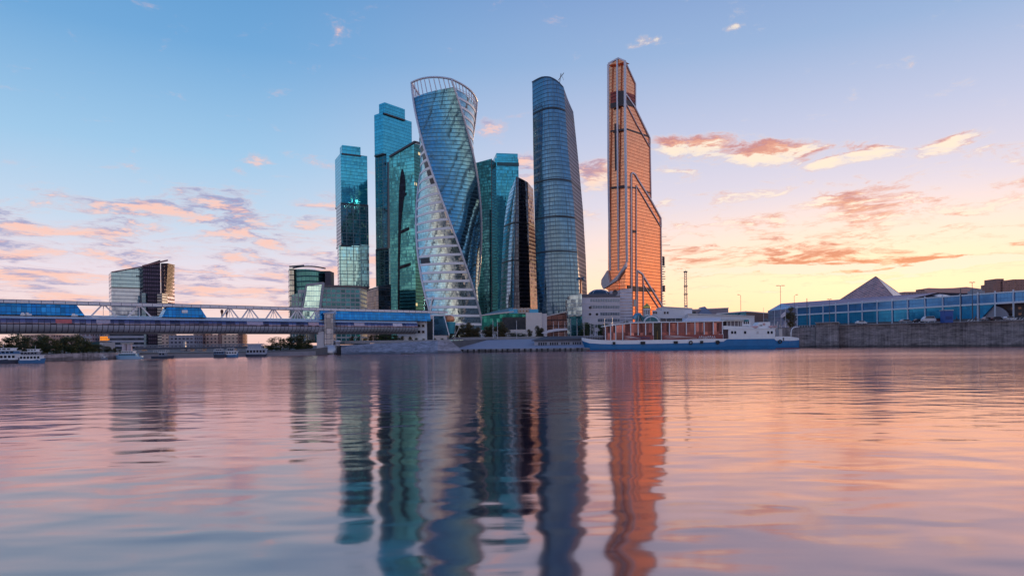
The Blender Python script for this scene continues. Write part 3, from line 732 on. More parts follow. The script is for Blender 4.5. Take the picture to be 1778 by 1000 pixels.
# --- copper tower
def copper_tower():
    Y = 700.0; a = 55
    poly, pR, pL, tR, tL = cbox(1056, 1086, 1149, Y, a, 420)
    t = thing('copper_tower', 'tall stepped copper orange glass tower with grey diagonal ribs', 'skyscraper', (poly[0].x, Y, GL))
    cop = facade('copper_glass', (1.0,.39,.20,1), (.66,.20,.09,1), 1.5, 3.55, .07, .18, .12, .012, .03, .30)
    rib = mat('grey_rib', (.62,.58,.64,1), .4, .3, .12, .1)
    prof = [(1086,562),(1086,106),(1103.5,146),(1103.5,188),(1128.5,240),(1130.5,345),(1147.5,377),(1150,520),(1153.5,562)]
    pts = [pR.hit(*q) for q in prof]; dL = Vector((poly[3].x-poly[0].x, poly[3].y-poly[0].y, 0))
    m = MB(); m.extr(pts, dL); obj('facade', m, cop, t)
    # peaked cap over the left face
    m = MB(); q = [pL.hit(1056,114), pL.hit(1085.9,107.5), pL.hit(1074,101.5)]
    m.extr([q[0]-Vector((0,0,.1)), q[1]-Vector((0,0,.1)), q[2]], -pL.n*8); obj('roof_peak', m, cop, t)
    def ribline(pl, seq, w, name='rib', off=.5):
        m = MB()
        for (x0, y0), (x1, y1) in zip(seq, seq[1:]): m.bar(pl.hit(x0, y0, off), pl.hit(x1, y1, off), w*.85, 1.0, up=pl.n)
        obj(name, m, rib, t)
    ribline(pL, [(1085.3,107),(1085.3,200),(1087,330),(1088.5,455)], 3.0, 'corner_rib', 1.3)
    ribline(pL, [(1071.6,103),(1072.5,290),(1074,470)], 2.2)
    ribline(pL, [(1056,112),(1056.4,300),(1059.5,470)], 2.6, 'edge_rib')
    ribline(pL, [(1056,111),(1073.5,101.5),(1085.5,106.5)], 1.8, 'roof_rib')
    ribline(pR, [(1085.5,106.5),(1103.5,146),(1103.5,188)], 1.5, 'roof_rib')
    ribline(pR, [(1087,164),(1103.5,188),(1128.5,240),(1128.6,250)], 1.8, 'diagonal_rib')
    ribline(pR, [(1087,180),(1106,217),(1128.6,256)], .7, 'diagonal_rib')
    ribline(pR, [(1096.5,560),(1096,303),(1098.5,300),(1103,303),(1108,312),(1130.7,348),(1147.6,379),(1148,395)], 1.8, 'diagonal_rib')
    ribline(pR, [(1105,560),(1104.8,322),(1147.7,394)], .8, 'diagonal_rib')
    ribline(pR, [(1107,470),(1115,475),(1119,482),(1153,536)], 2.0, 'diagonal_rib')
    ribline(pR, [(1107,470),(1107.5,560)], .8); ribline(pR, [(1117,480),(1117.5,560)], .8)
    ribline(pR, [(1117.5,494),(1146,538)], .8, 'diagonal_rib')
    ribline(pR, [(1128.6,240),(1130.6,345)], 1.0, 'edge_rib'); ribline(pR, [(1147.6,378),(1150,560)], 1.0, 'edge_rib')
    dk = mat('dark_loggia', (.04,.02,.025,1), .3, .3, .3, .3); rd = facade('red_loggia_glass', (.30,.06,.05,1), (.05,.02,.02,1), 1.5, 3.5, .2, .3, .1, .02, .02, .6)
    def pan(pl, q, mt, name, o1=.3):
        m = MB(); m.panel(pl, q, -.05, o1); obj(name, m, mt, t)
    pan(pR, [(1087.5,161),(1103,166),(1103,187),(1087.5,181)], rd, 'sky_lobby'); pan(pL, [(1073,158),(1084,158),(1084,184),(1073,184)], dk, 'sky_lobby')
    pan(pL, [(1060,161),(1071,159),(1071,186),(1060,188)], rd, 'sky_lobby'); pan(pL, [(1060,180),(1071,178),(1071,186.5),(1060,189)], dk, 'sky_lobby', .5); pan(pR, [(1087.5,173),(1103,180),(1103,187.5),(1087.5,182)], dk, 'sky_lobby', .5)
    pan(pR, [(1087.5,223),(1126,236),(1127.5,239),(1087.5,225.6)], dk, 'plant_belt', .5); pan(pL, [(1060,227),(1084,223.5),(1084,226.5),(1060,230)], dk, 'plant_belt', .5)
    pan(pR, [(1088,324),(1104,325.5),(1104,328),(1088,326.5)], dk, 'plant_belt', .5); pan(pL, [(1060,325),(1084,322),(1084,326),(1060,328)], dk, 'plant_belt', .5); pan(pR, [(1121,332),(1129.5,334.5),(1129.8,336.5),(1123,334.8)], dk, 'plant_belt', .5)
    pan(pR, [(1096,300),(1097.6,300),(1098.6,560),(1096.8,560)], dk, 'dark_slot', .35)
    pan(pL, [(1067,215),(1070,215),(1071,296),(1068,298)], dk, 'dark_slot', .35)
    pan(pR, [(1089,495),(1100,497),(1134,501),(1139,507),(1100,506),(1089,501)], dk, 'plant_belt', .5)
    pan(pR, [(1099,400),(1105,400.6),(1105,404.5),(1099,404)], dk, 'plant_opening', .5)
    # flared grey feet on the left
    m = MB(); m.panel(pL, [(1057,470),(1060,484),(1061,492),(1075,478),(1086,462),(1089.5,455),(1089.5,464),(1079,478),(1074,487),(1050,502),(1046.5,494),(1047,486)], .3, 3.4); obj('flared_foot', m, rib, t)
    m = MB(); m.panel(pL, [(1052,501),(1074,487),(1076,490),(1076,506),(1060,506)], .3, 1.6); obj('foot_glass', m, cop, t)
    # hoist and balconies under construction on the right edge
    m = MB()
    for i in range(22):
        y = 446+i*4.3; p = pR.hit(1150.5, y, -2); m.box(p.x, p.x+random.choice((1.5,2.4,3.4)), p.y, p.y+5, p.z, p.z+.5)
    p = pR.hit(1151, 452, -3); m.box(p.x, p.x+2, p.y, p.y+3, p.z-6, p.z+4); p = pR.hit(1151, 500, -3); m.box(p.x, p.x+2.4, p.y, p.y+3, p.z-4, p.z+3)
    obj('scaffold', m, DGREY, t)
    m = MB()
    for y, x1 in ((411,1158),(426,1165)): a_ = pR.hit(1148, y, -4); m.bar(a_, a_+Vector(((x1-1148)/F*Y, 0, 0)), .35)
    obj('outrigger', m, DGREY, t)
    # flat entrance glass
    pan(pR, [(1100,520),(1105,521),(1105,532),(1100,532)], CREAM, 'bright_panel', .5)
copper_tower()

# --- left distance: twin office building
def twin_office():
    Y = 620.0; poly, pR, pL, tR, tL = cbox(192, 193.5, 248, Y, 4, 520, depth=30)
    t = thing('twin_office_tower', 'office building of a pale blue glass half and a dark louvred half above the footbridge', 'office tower', (poly[0].x, Y, GL))
    gA = facade('pale_office_glass', (.26,.37,.52,1), (.19,.25,.34,1), 1.6, 3.6, .06, .16, .07, .01, .02, .25)
    gB = facade('teal_office_glass', (.20,.36,.48,1), (.12,.2,.27,1), 1.6, 3.6, .08, .16, .07, .01, .02, .2)
    gD = facade('dark_louvred_glass', (.08,.07,.12,1), (.03,.03,.045,1), 1.8, 3.6, .3, .35, .35, .01, .02, .4)
    m = MB(); zs = [Z(193,500,Y)]*4; m.hull(poly, -1, zs); obj('lower_facade', m, gA, t)
    m = MB(); m.hull(poly, zs[0]+1.1, [pR.hit(193.5,472).z, pR.hit(248,463).z, pR.hit(248,463).z, pR.hit(193.5,472).z]); obj('upper_facade', m, gB, t)
    m = MB(); m.hull(grow(poly, -1.0), zs[0]-.2, zs[0]+1.3); obj('recessed_floor', m, DARKGL, t)
    for i in range(3):
        m = MB(); m.panel(pR, [(236.5+i*3.4,478),(238.8+i*3.4,478),(238.8+i*3.4,480.6),(236.5+i*3.4,480.6)], .05, .3); obj('roof_sign_mark', m, DGREY, t)
    q, qR, qL, _, _ = cbox(248, 249, 279, Y+2, 3, 520, depth=26)
    z0, z1 = qR.hit(249,461).z, qR.hit(291.5,452).z
    m = MB(); m.hull(q, -1, [z0, z0+6, z0+6, z0]); obj('dark_facade', m, gD, t)
    q2 = [qR.at(0,0)+Vector((0,0,0))]*0
    pe_ = qR.hit(279,500); pr_ = qR.hit(291,500)
    m = MB(); n = 26
    for i in range(n):
        f = i/(n-1); z = lerp(Z(285,512,Y), Z(285,456,Y), f); w = lerp(4.5, 6.8, f)
        m.box(pe_.x, pe_.x+w, pe_.y+.6, pe_.y+14, z, z+.7)
    obj('louvre_fins', m, mat('louvre_fin', (.05,.035,.05,1), .5, .3, .2), t)
    m = MB(); m.box(pe_.x, pe_.x+3.0, pe_.y+1, pe_.y+20, -1, z1-4); obj('side_facade', m, gD, t)
    m = MB(); m.bar(qR.hit(247,462,.6), qR.hit(291.5,452,.6), 1.2, 1.4); m.bar(pR.hit(194,472.5,.5), pR.hit(248,463,.5), 1.0, 1.0); obj('roof_edge', m, mat('reddish_roof_edge', (.3,.16,.16,1), .6, .1, .2), t)
    m = MB(); m.box(qR.hit(249,500).x, qR.hit(258.5,500).x, Y-1, Y+1.5, -1, Z(253,509,Y)); obj('glass_lift_bay', m, gB, t)
    m = MB(); m.box(qR.hit(281,500).x, qR.hit(292,500).x, Y+1.8, Y+12, -1, Z(286,509,Y)); obj('striped_stair_wing', m, flats('striped_wing', (.62,.52,.42,1), pw=2, fh=2.6, wh=.4, band=True), t)
    # white banded podium seen below the bridge
    q, _, _, _, _ = cbox(188, 190, 250, 480, 3, 590, depth=20)
    p_ = tag(obj('banded_office', MB().hull(q, 2, Z(220,577,480)+3), flats('banded_office_wall', (.42,.42,.50,1), pw=2, fh=3.2, wh=.55, band=True), off=(q[0].x, 480, 2)), 'low grey office with white horizontal bands under the footbridge', 'building')
    return t
twin_office()

# --- rounded teal office and slanted cyan office, left of the stacked towers
def teal_office():
    Y = 560.0; t = thing('curved_teal_office', 'dark teal office block with a bowed front and thin curved roof', 'office tower', (P(540,560,Y).x, Y, GL))
    g = facade('bowed_teal_glass', (.06,.22,.25,1), (.02,.06,.08,1), 1.6, 4.4, .06, .3, .07, .02, .02, .5)
    def arc(s): px = lerp(510, 566, s); return P(px, 520, Y+12*(2*s-1)**2*.8-4+6*s)
    m = MB(); zt = Z(538,466,Y)
    m.grid(lambda u, v: (arc(u).x, arc(u).y, lerp(GL, zt-u*2, v)), 16, 30); obj('bowed_facade', m, g, t, True)
    q, _, _, _, _ = cbox(502, 503, 511, Y+2, 3, 520, depth=20); m = MB(); m.hull(q, GL, Z(506,465,Y)); obj('side_wing', m, facade('pale_teal_side', (.35,.42,.42,1), (.14,.12,.13,1), 1.6, 4.4, .1, .2, .1, .02, .02, .5), t)
    m = MB(); m.box(P(511,500,Y).x, P(566,500,Y).x, Y+12, Y+26, GL, zt-1); obj('rear_core', m, DGREY, t)
    q, _, _, _, _ = cbox(564, 565, 575, Y+4, 2, 520, depth=18); m = MB(); m.hull(q, GL, Z(570,472,Y)); obj('stair_core', m, mat('dark_core', (.06,.055,.08,1), .6, .1, .2), t)
    m = MB()
    pts = [Vector((arc(s/12).x, arc(s/12).y-1, zt+1.0+.5*math.sin(math.pi*s/12))) for s in range(13)]
    m.tube(pts, .6, 6); m.bar(P(502.5,463,Y), P(528,461,Y), 1, 1.2); obj('roof_canopy', m, DGREY, t)
teal_office()
def slant_office():
    Y = 470.0; poly, pR, pL, _, _ = cbox(505, 524, 626, Y, 5, 530, depth=26)
    t = thing('slanted_office', 'mid-rise office with a leaning bright cyan glass wall beside a grid front', 'office building', (poly[0].x, Y, GL))
    cy = facade('cyan_leaning_glass', (.55,1.0,1.0,1), (.25,.60,.70,1), 1.6, 3.6, .07, .10, .06, .012, .02, .2)
    gr = flats('grid_office_wall', (.34,.35,.36,1), (.05,.22,.28,1), 3.4, 3.2, .84, .7, .7)
    fr = mat('office_frame', (.34,.34,.38,1), .6, .2, .15)
    z1 = Z(560,494,Y)
    lean = [pR.hit(533,497), pR.hit(560.5,494), pR.hit(551,562), pR.hit(521.5,562)]
    m = MB(); m.extr([lean[0]+pR.n*4, lean[1]+pR.n*4, lean[2]+pR.n*4, lean[3]+pR.n*4], -pR.n*4); obj('leaning_glass_wall', m, cy, t)
    m = MB(); m.bar(pR.hit(561.8,491,4.4), pR.hit(552.5,562,4.4), 1.5, 1.6); m.bar(pR.hit(532,495,4.4), pR.hit(562,491.6,4.4), 1.4, 1.6); m.bar(pR.hit(532,496,4.2), pR.hit(520,562,4.2), .8, 1.2); obj('slanted_frame', m, fr, t)
    m = MB(); b0, b1 = pR.hit(560,540), pR.hit(626,540); m.hull([(b0.x,b0.y),(b1.x,b1.y),(b1.x,b1.y+22),(b0.x,b0.y+22)], GL, Z(590,497,Y)); obj('grid_facade', m, gr, t)
    m = MB(); m.hull([(b0.x-.2,b0.y-.3),(b1.x+.3,b1.y-.3),(b1.x+.3,b1.y+22),(b0.x-.2,b0.y+22)], Z(590,497,Y)+.01, Z(590,493,Y)); obj('attic', m, mat('brown_attic', (.13,.10,.11,1), .6, .1, .2), t)
    m = MB(); b0, b1 = pR.hit(505,540), pR.hit(530,540); m.hull([(b0.x,b0.y+1.5),(b1.x,b1.y+1.5),(b1.x,b1.y+22),(b0.x,b0.y+22)], GL, [Z(507,512,Y), Z(530,506,Y), Z(530,506,Y), Z(507,512,Y)]); obj('left_wing', m, flats('left_wing_wall', (.40,.39,.40,1), (.10,.24,.26,1), 2.2, 3.2, .6, .75, .7), t)
    m = MB(); b0, b1 = pR.hit(513,540), pR.hit(532,540); m.hull([(b0.x,b0.y+6),(b1.x,b1.y+6),(b1.x,b1.y+20),(b0.x,b0.y+20)], GL, Z(522,502,Y)); obj('roof_storey', m, CREAM, t)
slant_office()

# ------------------------------------------------------------------ footbridge
def bridge():
    A, B = Vector((-150, 194, 0)), Vector((-72, 262, 0)); dv = B-A
    def at(t, z=0.0, off=0.0):
        d = dv.normalized(); n = Vector((d.y, -d.x, 0)); return A+dv*t+n*off+Vector((0,0,z))
    def t_of(px, py=560):
        k = kx(px, py); return (k*A.y-A.x)/(dv.x-k*dv.y)
    n = Vector((dv.y, -dv.x, 0)).normalized(); d = dv.normalized()
    T = thing('footbridge', 'long covered footbridge with a ribbed grey tube and blue glass halls on top', 'bridge', (at(.5).x, at(.5).y, 0))
    t0, t1 = -.9, t_of(718)
    zc, r = 11.1, 2.75
    # tube: lower shell, glazed strip, light roof
    def strip(a0, a1, nn, mt, name, rr=r, uvs=False):
        m = MB(); L = (t1-t0)*dv.length
        def fn(u, v):
            a = R(a0+(a1-a0)*v); p = at(t0+(t1-t0)*u, zc+rr*math.sin(a)*.98); return p + n*(rr*math.cos(a)*1.25)
        m.grid(fn, 60, nn)
        for q in range(len(m.uv)):
            i, j = q % 60, q//60; m.uv[q] = [((i)*L/60, j*.5), ((i+1)*L/60, j*.5), ((i+1)*L/60, j*.5+.5), (i*L/60, j*.5+.5)]
        return obj(name, m, mt, T, True)
    shell = facade('ribbed_shell', (.58,.60,.66,1), (.10,.10,.13,1), 1.5, 50, .14, .001, .38, .01, .02, .2, metal=.5)
    strip(-90, -8, 10, shell, 'tube_shell'); strip(-8, 33, 4, facade('bridge_window', (.13,.12,.20,1), (.04,.04,.07,1), 1.5, 2.2, .1, .1, .08, .03, .02, 1.2, metal=.8), 'window_strip', r*.985)
    strip(33, 90, 6, mat('tube_roof', (.66,.74,.84,1), .3, .4, .1), 'tube_roof', r*1.04); strip(90, 270, 12, shell, 'rear_shell')
    m = MB(); m.bar(at(t0, zc-r-.1), at(t1, zc-r-.1), 2.6, .5); obj('bottom_girder', m, DGREY, T)
    for px, w, c in ((108,14,(.55,.12,.12,1)), (176,12,(.42,.36,.45,1)), (437,14,(.42,.36,.48,1)), (538,9,(.5,.35,.4,1)), (617,9,(.5,.42,.5,1)), (683,8,(.66,.60,.68,1))):
        ta, tb = t_of(px-w), t_of(px+w); m = MB()
        m.face([at(ta, zc+.15, r*1.27), at(tb, zc+.15, r*1.27), at(tb, zc+1.35, r*1.14), at(ta, zc+1.35, r*1.14)]); obj('poster', m, mat('poster_print', c, .4, 0, .4, 1.2), T)
    # roof walkway beam
    zb = 17.45
    m = MB(); m.bar(at(t0, zb), at(t_of(772), zb+.15), 5.2, .85); obj('roof_beam', m, facade('roof_beam_panels', (.68,.68,.73,1), (.2,.2,.25,1), 3.0, 50, .05, .001, .4, .005, .01, .12, metal=.3), T)
    m = MB(); m.bar(at(t0, zb+.5, 2.4), at(t_of(772), zb+.62, 2.4), .18, .25); obj('beam_edge', m, mat('beam_edge_dark', (.2,.2,.26,1), .5, .2), T)
    # blue glass halls
    def hall(pa0, pa1, pb0, pb1, name='glass_hall'):
        q = []
        zlo, zhi = 13.7, 17.0
        m = MB()
        for off in (2.3, -2.3):
            q.append([at(t_of(pa0, 545), zlo, off*1.1), at(t_of(pb0, 545), zlo, off*1.1), at(t_of(pb1, 530), zhi, off*.9), at(t_of(pa1, 530), zhi, off*.9)])
        a, b = q; m.face(a); m.face([b[1], b[0], b[3], b[2]]); m.face([a[1], b[1], b[2], a[2]]); m.face([b[0], a[0], a[3], b[3]]); m.face([a[3], a[2], b[2], b[3]])
        h = obj(name, m, BLUEGL, T)
        return h
    h1 = hall(-600, -590, 145, 131); h2 = hall(278, 287, 355, 345); h3 = hall(551, 551, 742, 742)
    m = MB(); c = t_of(317, 545); m.box(-.9, .9, -.1, .1, -.5, .6)
    m2 = MB(); p = at(c, 15.6, 2.62); m2.bar(p-d*.9, p+d*.9, .15, 1.0); obj('hall_sign', m2, WHITE, h2)
    # V struts
    mt = mat('strut_paint', (.78,.76,.80,1), .5, .1, .12)
    for px in (178, 240, 396, 431, 472, 513, 547):
        tc = t_of(px, 540); sg = 3.4 if px < 300 else 3.0
        grp = MB(); grp.box(0,0,0,0,0,0) if False else None
        m = MB()
        m.bar(at(tc-.5/dv.length, 17.0, 1.6), at(tc-sg/dv.length, 13.6, 1.9), .42, .42)
        m.bar(at(tc+.5/dv.length, 17.0, 1.6), at(tc+sg/dv.length, 13.6, 1.9), .42, .42)
        m.bar(at(tc-.8/dv.length, 16.95, 1.6), at(tc+.8/dv.length, 16.95, 1.6), .5, .4)
        m.bar(at(tc, 17.0, 1.6), at(tc, 13.6, 1.7), .2, .2)
        if px > 300:
            m.bar(at(tc, 17.0, 1.6), at(tc-1.3/dv.length, 13.6, 1.8), .2, .2); m.bar(at(tc, 17.0, 1.6), at(tc+1.3/dv.length, 13.6, 1.8), .2, .2)
        obj('strut_frame', m, mt, T)
    for px in (385, 393):
        p = at(t_of(px, 545), 13.7, .2); m = MB(); m.lathe(p, [(.25,0),(.28,1.6),(.5,1.8),(.55,2.6),(.3,3.0),(0,3.0)], 8); obj('roof_vent', m, mat('vent_brown', (.16,.08,.08,1), .6, .1), T, True)
    for px in (34, 42, 122):
        p = at(t_of(px, 547), 13.75, 2.4); m = MB(); m.bar(p, p+d*1.6, .4, .5); m.bar(p+d*.2+Vector((0,0,.4)), p+d*.9+Vector((0,0,.4)), .3, .3); obj('roof_unit', m, WHITE, T)
    # pylon with lift tower
    PY = thing('bridge_pylon', 'grey concrete bridge pylon with a boxy glazed lift shaft standing on a round base', 'pylon', (at(t_of(573)).x, 262, 0))
    c = at(t_of(570)); m = MB(); m.hull([(c.x-3.6,c.y-5.0),(c.x+3.4,c.y-5.0),(c.x+3.4,c.y+4),(c.x-3.6,c.y+4)], -1, .6); obj('base', m, GREY, PY)
    cx, cy = c.x, c.y-4.2
    m = MB(); m.hull([(cx-3.4,cy),(cx-.6,cy),(cx-.6,cy+7),(cx-3.4,cy+7)], .6, 9.0); obj('leg', m, mat('pylon_concrete', (.62,.60,.64,1), .75, 0, .2, .5, .1), PY)
    m = MB(); m.hull([(cx-.2,cy-.6),(cx+3.2,cy-.6),(cx+3.2,cy+3),(cx-.2,cy+3)], 3.6, [15.6,15.6,16.8,16.8]); obj('lift_shaft', m, facade('lift_panels', (.50,.52,.58,1), (.14,.14,.18,1), 1.7, 2.0, .08, .08, .25, .02, .02, .6, metal=.6), PY)
    m = MB(); m.hull([(cx-.5,cy-.9),(cx+3.5,cy-.9),(cx+3.5,cy+3.2),(cx-.5,cy+3.2)], 15.7, [16.0,16.0,17.1,17.1]); obj('shaft_roof', m, LGREY, PY)
    m = MB(); m.lathe((cx+1.6, cy+.8, .6), [(0,3.1),(2.4,3.1),(2.4,0)], 20); obj('shaft_foot', m, LGREY, PY, True)
    m = MB(); m.lathe((cx+4.3, cy+1.2, 3.4), [(0,2.2),(.9,2.1),(1.3,1.9),(1.3,1.3),(1.0,1.2),(1.0,0)], 16); obj('round_kiosk', m, LGREY, PY, True)
    # landing building at the right end
    Y = 291.0; E_ = thing('bridge_end_building', 'white building with nine small dark windows where the footbridge lands', 'building', (P(730,590,Y).x, Y, 5))
    m = MB(); a = P(713,548,Y).x; b = P(741,548,Y).x
    out = []
    m.hull([(a,Y),(b,Y),(b,Y+9),(a,Y+9)], 4.5, Z(727,549,Y)); obj('wall', m, mat('white_cladding', (.72,.76,.84,1), .5, .1, .1), E_)
    m = MB(); m.hull([(P(689,580,Y).x,Y+.6),(a,Y+.6),(a,Y+8),(P(689,580,Y).x,Y+8)], 4.5, Z(700,574,Y)); obj('low_wing', m, WHITE, E_)
    for i in range(3):
        for j in range(3):
            p = P(720.5+i*7.2, 555.3+j*10.4, Y); fr = MB(); fr.box(p.x-.75, p.x+.75, Y-.16, Y+.05, p.z-.75, p.z+.75)
            f = obj('window', fr, LGREY, E_); q = MB(); q.box(p.x-.5, p.x+.5, Y-.24, Y-.1, p.z-.5, p.z+.5); obj('pane', q, WINMAT, f)
    m = MB(); a2, b2 = P(741.2,560,Y).x, P(752,560,Y).x; m.hull([(a2,Y+.4),(b2,Y+.4),(b2,Y+9),(a2,Y+9)], 4.5, Z(746,554,Y)); obj('dark_glass_bay', m, DARKGL, E_)
    m = MB(); m.hull([(a2-.1,Y+.2),(b2,Y+.2),(b2,Y+9),(a2-.1,Y+9)], Z(746,554,Y)+.02, Z(746,548.5,Y)); obj('bay_lintel', m, LGREY, E_)
    m = MB(); m.extr([P(753,582,Y), P(753,548,Y), P(771,548,Y), P(779,582,Y)], (0,9,0)); obj('slanted_glass_hall', m, facade('deep_blue_glass', (.03,.12,.26,1), (.01,.04,.09,1), 2, 2.4, .05, .05, .08, .02, .02, .4), E_)
    m = MB(); m.bar(P(771,547.5,Y-.2), P(780,582,Y-.2), .5, .4); m.bar(P(752.5,548,Y-.2), P(752.5,590,Y-.2), .4); m.bar(P(752,547.5,Y-.2), P(772,547.5,Y-.2), .5); obj('white_frame', m, WHITE, E_)
    m = MB(); m.box(P(753,585,Y).x, P(776,585,Y).x, Y+.3, Y+8, 4.5, Z(765,582,Y)-.02); obj('plinth', m, LGREY, E_)
    for px in (733, 740, 746): 
        m = MB(); p = P(px,545,Y+3); m.bar(P(px,549,Y+3), P(px+2,541,Y+3), .25); obj('roof_mast', m, LGREY, E_)
bridge()

# invented ridge behind the camera, added to darken the facades' reflections
hm = MB(); prev = None
for i in range(61):
    a = R(100+i*160/60); rad_ = 420+60*math.sin(i*1.3); hgt = 42+22*math.sin(i*.9)+14*math.sin(i*2.3+1)+8*math.sin(i*5.1)
    q = (Vector((math.sin(a)*rad_*.8, math.cos(a)*rad_*.8, -1)), Vector((math.sin(a)*rad_, math.cos(a)*rad_, hgt)), Vector((math.sin(a)*rad_*1.6, math.cos(a)*rad_*1.6, hgt*.6)))
    if prev: hm.face([q[0], prev[0], prev[1], q[1]]); hm.face([q[1], prev[1], prev[2], q[2]])
    prev = q
struct(obj('hills', hm, mat('added_dark_ridge', (.045,.06,.04,1), .9, 0, .5, .03)))
# far hills at the right, distance haze put into their pale colour
hm = MB(); pr = None
for i in range(25):
    px = 1590+i*22; h = 503.5-3.6*math.sin(i*.55)-1.5*math.sin(i*1.9)-i*.25
    q = (P(px, 560, 2600), P(px, h, 2600), P(px, h+4, 3200))
    if pr: hm.face([pr[0], q[0], q[1], pr[1]]); hm.face([pr[1], q[1], q[2], pr[2]])
    pr = q
struct(obj('hills', hm, mat('haze_pale_hills', (.50,.32,.30,1), .95, 0, .1, .004)))

# ------------------------------------------------------------------ right: exhibition hall, pyramid, far blocks
def exhibition_hall():
    p0 = P(1383, 560, 400); p1 = P(1778, 540, 280); pl = Plane(p0, (p1.x-p0.x, p1.y-p0.y)); d = pl.d; n = pl.n
    if d.x < 0: d = -d; pl.d = d
    T = thing('exhibition_hall', 'long blue glass exhibition hall with white mullions above the granite river wall', 'building', (p0.x, p0.y, 9.5))
    L = (Vector((p1.x,p1.y))-Vector((p0.x,p0.y))).length
    zt, zm, zb = pl.hit(1383,534).z, pl.hit(1383,547).z, pl.hit(1383,565).z
    bg = facade('hall_blue_glass', (.02,.30,.58,1), (.02,.12,.26,1), 1.5, 2.2, .07, .07, .12, .006, .01, .3, metal=.6)
    bg2 = facade('hall_upper_glass', (.06,.24,.54,1), (.04,.12,.28,1), 1.5, 2.2, .07, .07, .12, .006, .01, .3, metal=.6)
    L2 = L+90
    m = MB(); m.face([pl.at(0,zb), pl.at(L2,zb), pl.at(L2,zm), pl.at(0,zm)]); 
    u_e = (pl.hit(1704,540)-pl.at(0,0)).dot(d); u_f = u_e+6
    m = MB(); m.extr([pl.at(0,zb), pl.at(u_e,zb), pl.at(u_f,zm), pl.at(0,zm)], -n*2); obj('lower_glazing', m, bg, T)
    m = MB(); m.extr([pl.at(0,zm), pl.at(L2,zm), pl.at(L2,zt), pl.at(0,zt)], -n*2); obj('upper_glazing', m, bg2, T)
    m = MB(); m.extr([pl.at(0,8), pl.at(L2,8), pl.at(L2,zb-.02), pl.at(0,zb-.02)], -n*3); obj('plinth', m, DGREY, T)
    wf = mat('white_mullion', (.62,.68,.78,1), .4, .1, .08)
    m = MB(); m.bar(pl.at(-.5,zm,.25), pl.at(L2,zm,.25), .5, .75); obj('middle_rail', m, wf, T)
    m = MB(); m.bar(pl.at(-.5,zt,.25), pl.at(L2,zt,.25), .5, .55); obj('top_rail', m, wf, T)
    cols = [1385,1407,1430,1452,1474,1498,1524,1550,1577,1607,1638,1669,1699,1729,1761,1795,1830]
    for px in cols:
        u = (pl.hit(px,545)-pl.at(0,0)).dot(d); m = MB(); m.bar(pl.at(u,zb-2,.42), pl.at(u,zt+.9,.42), .5, .4); obj('mullion', m, wf, T)
    # dark entrance recess at the far right with a paler arch
    m = MB(); m.extr([pl.at(u_e+.2,zb-.02,-3), pl.at(L2,zb-.02,-3), pl.at(L2,zm-.4,-3), pl.at(u_e+.2,zm-.4,-3)], -n*1); obj('entrance_wall', m, flats('entrance_dark', (.07,.05,.055,1), (.25,.16,.12,1), 3.0, 2.6, .4, .35, .6), T)
    m = MB(); uc = (pl.hit(1712,545)-pl.at(0,0)).dot(d); arc = []
    for i in range(13):
        t = math.pi*i/12; arc.append(pl.at(uc+9*math.cos(t), zb+5.6*math.sin(t), -1.5))
    m.extr(arc, n*.6); obj('entrance_arch', m, mat('arch_panel', (.28,.27,.33,1), .6, .2, .4, .5), T)
    # mauve sloping roof behind the glazing, with its hipped left end
    rf = facade('mauve_roof', (.30,.24,.34,1), (.18,.15,.22,1), 3.0, 1.4, .06, .08, .45, .01, .02, .15, metal=.3)
    back = -n*46; ridge = pl.hit(1355,527)
    e0 = pl.at(0,zt-.05); e1 = pl.at(L2,zt-.05)
    r0 = pl.at(12, zt, -24); r0.z = 27.2
    p_left = P(1338,533,425); p_left.z = 9
    ridge_a = P(1356,527,424)
    ridge_b = P(1628,508,344)
    m = MB(); m.face([e0, pl.at((ridge_b-p0).dot(d)+4,zt-.05), ridge_b, ridge_a]); m.face([ridge_a, ridge_b, ridge_b-n*40, ridge_a-n*40]); m.face([e0, ridge_a, P(1338,542,436), pl.at(-.3,9)-n*2]) ; obj('roof', m, rf, T)
    m = MB(); a = P(1333,540,438); m.face([pl.at(-.2,9.2), pl.at(-.2,zt)-n*.1, ridge_a, a, Vector((a.x,a.y,9))]); obj('hipped_end', m, facade('mauve_glass', (.36,.42,.62,1), (.2,.24,.4,1), 1.5, 2.2, .07, .07, .1, .02, .03, .3, metal=.6), T)
    # small skylight hips
    m = MB(); a, b, c = P(1626,509,350), P(1662,515.5,330), P(1640,517,322); m.face([a, b, c]); m.face([a, P(1610,511,352), c]); obj('skylight', m, mat('pale_skylight', (.62,.56,.60,1), .3, .3, .1), T)
    m = MB(); c = pl.at((pl.hit(1679,512)-pl.at(0,0)).dot(d), zt+.3, -6); m.box(c.x-2.6, c.x+2.6, c.y-2, c.y+2, c.z, c.z+1.6); m.box(c.x-1.8, c.x+1.8, c.y-1.4, c.y+1.4, c.z+1.62, c.z+2.6); obj('roof_plant', m, GREY, T)
    # pyramid
    Q = thing('glass_pyramid', 'brownish glass pyramid rising behind the blue exhibition hall roof', 'pyramid', (P(1520,520,440).x, 440, 9))
    ap = P(1520.5,480,440); zb_ = P(1520,523,440).z
    fl, fr_ = P(1455,523,432), P(1553,514,404); bk_ = P(1582,516,455); fl.z = zb_; fr_.z = zb_; bk_.z = zb_; bl = fl+(bk_-fr_)
    pm = facade('pyramid_glass', (.60,.28,.22,1), (.85,.45,.34,1), 1.6, 1.3, .12, .14, .14, .05, .03, .9, metal=.6)
    m = MB(); m.face([fl, fr_, ap]); m.face([bl, fl, ap]); obj('left_face', m, pm, Q)
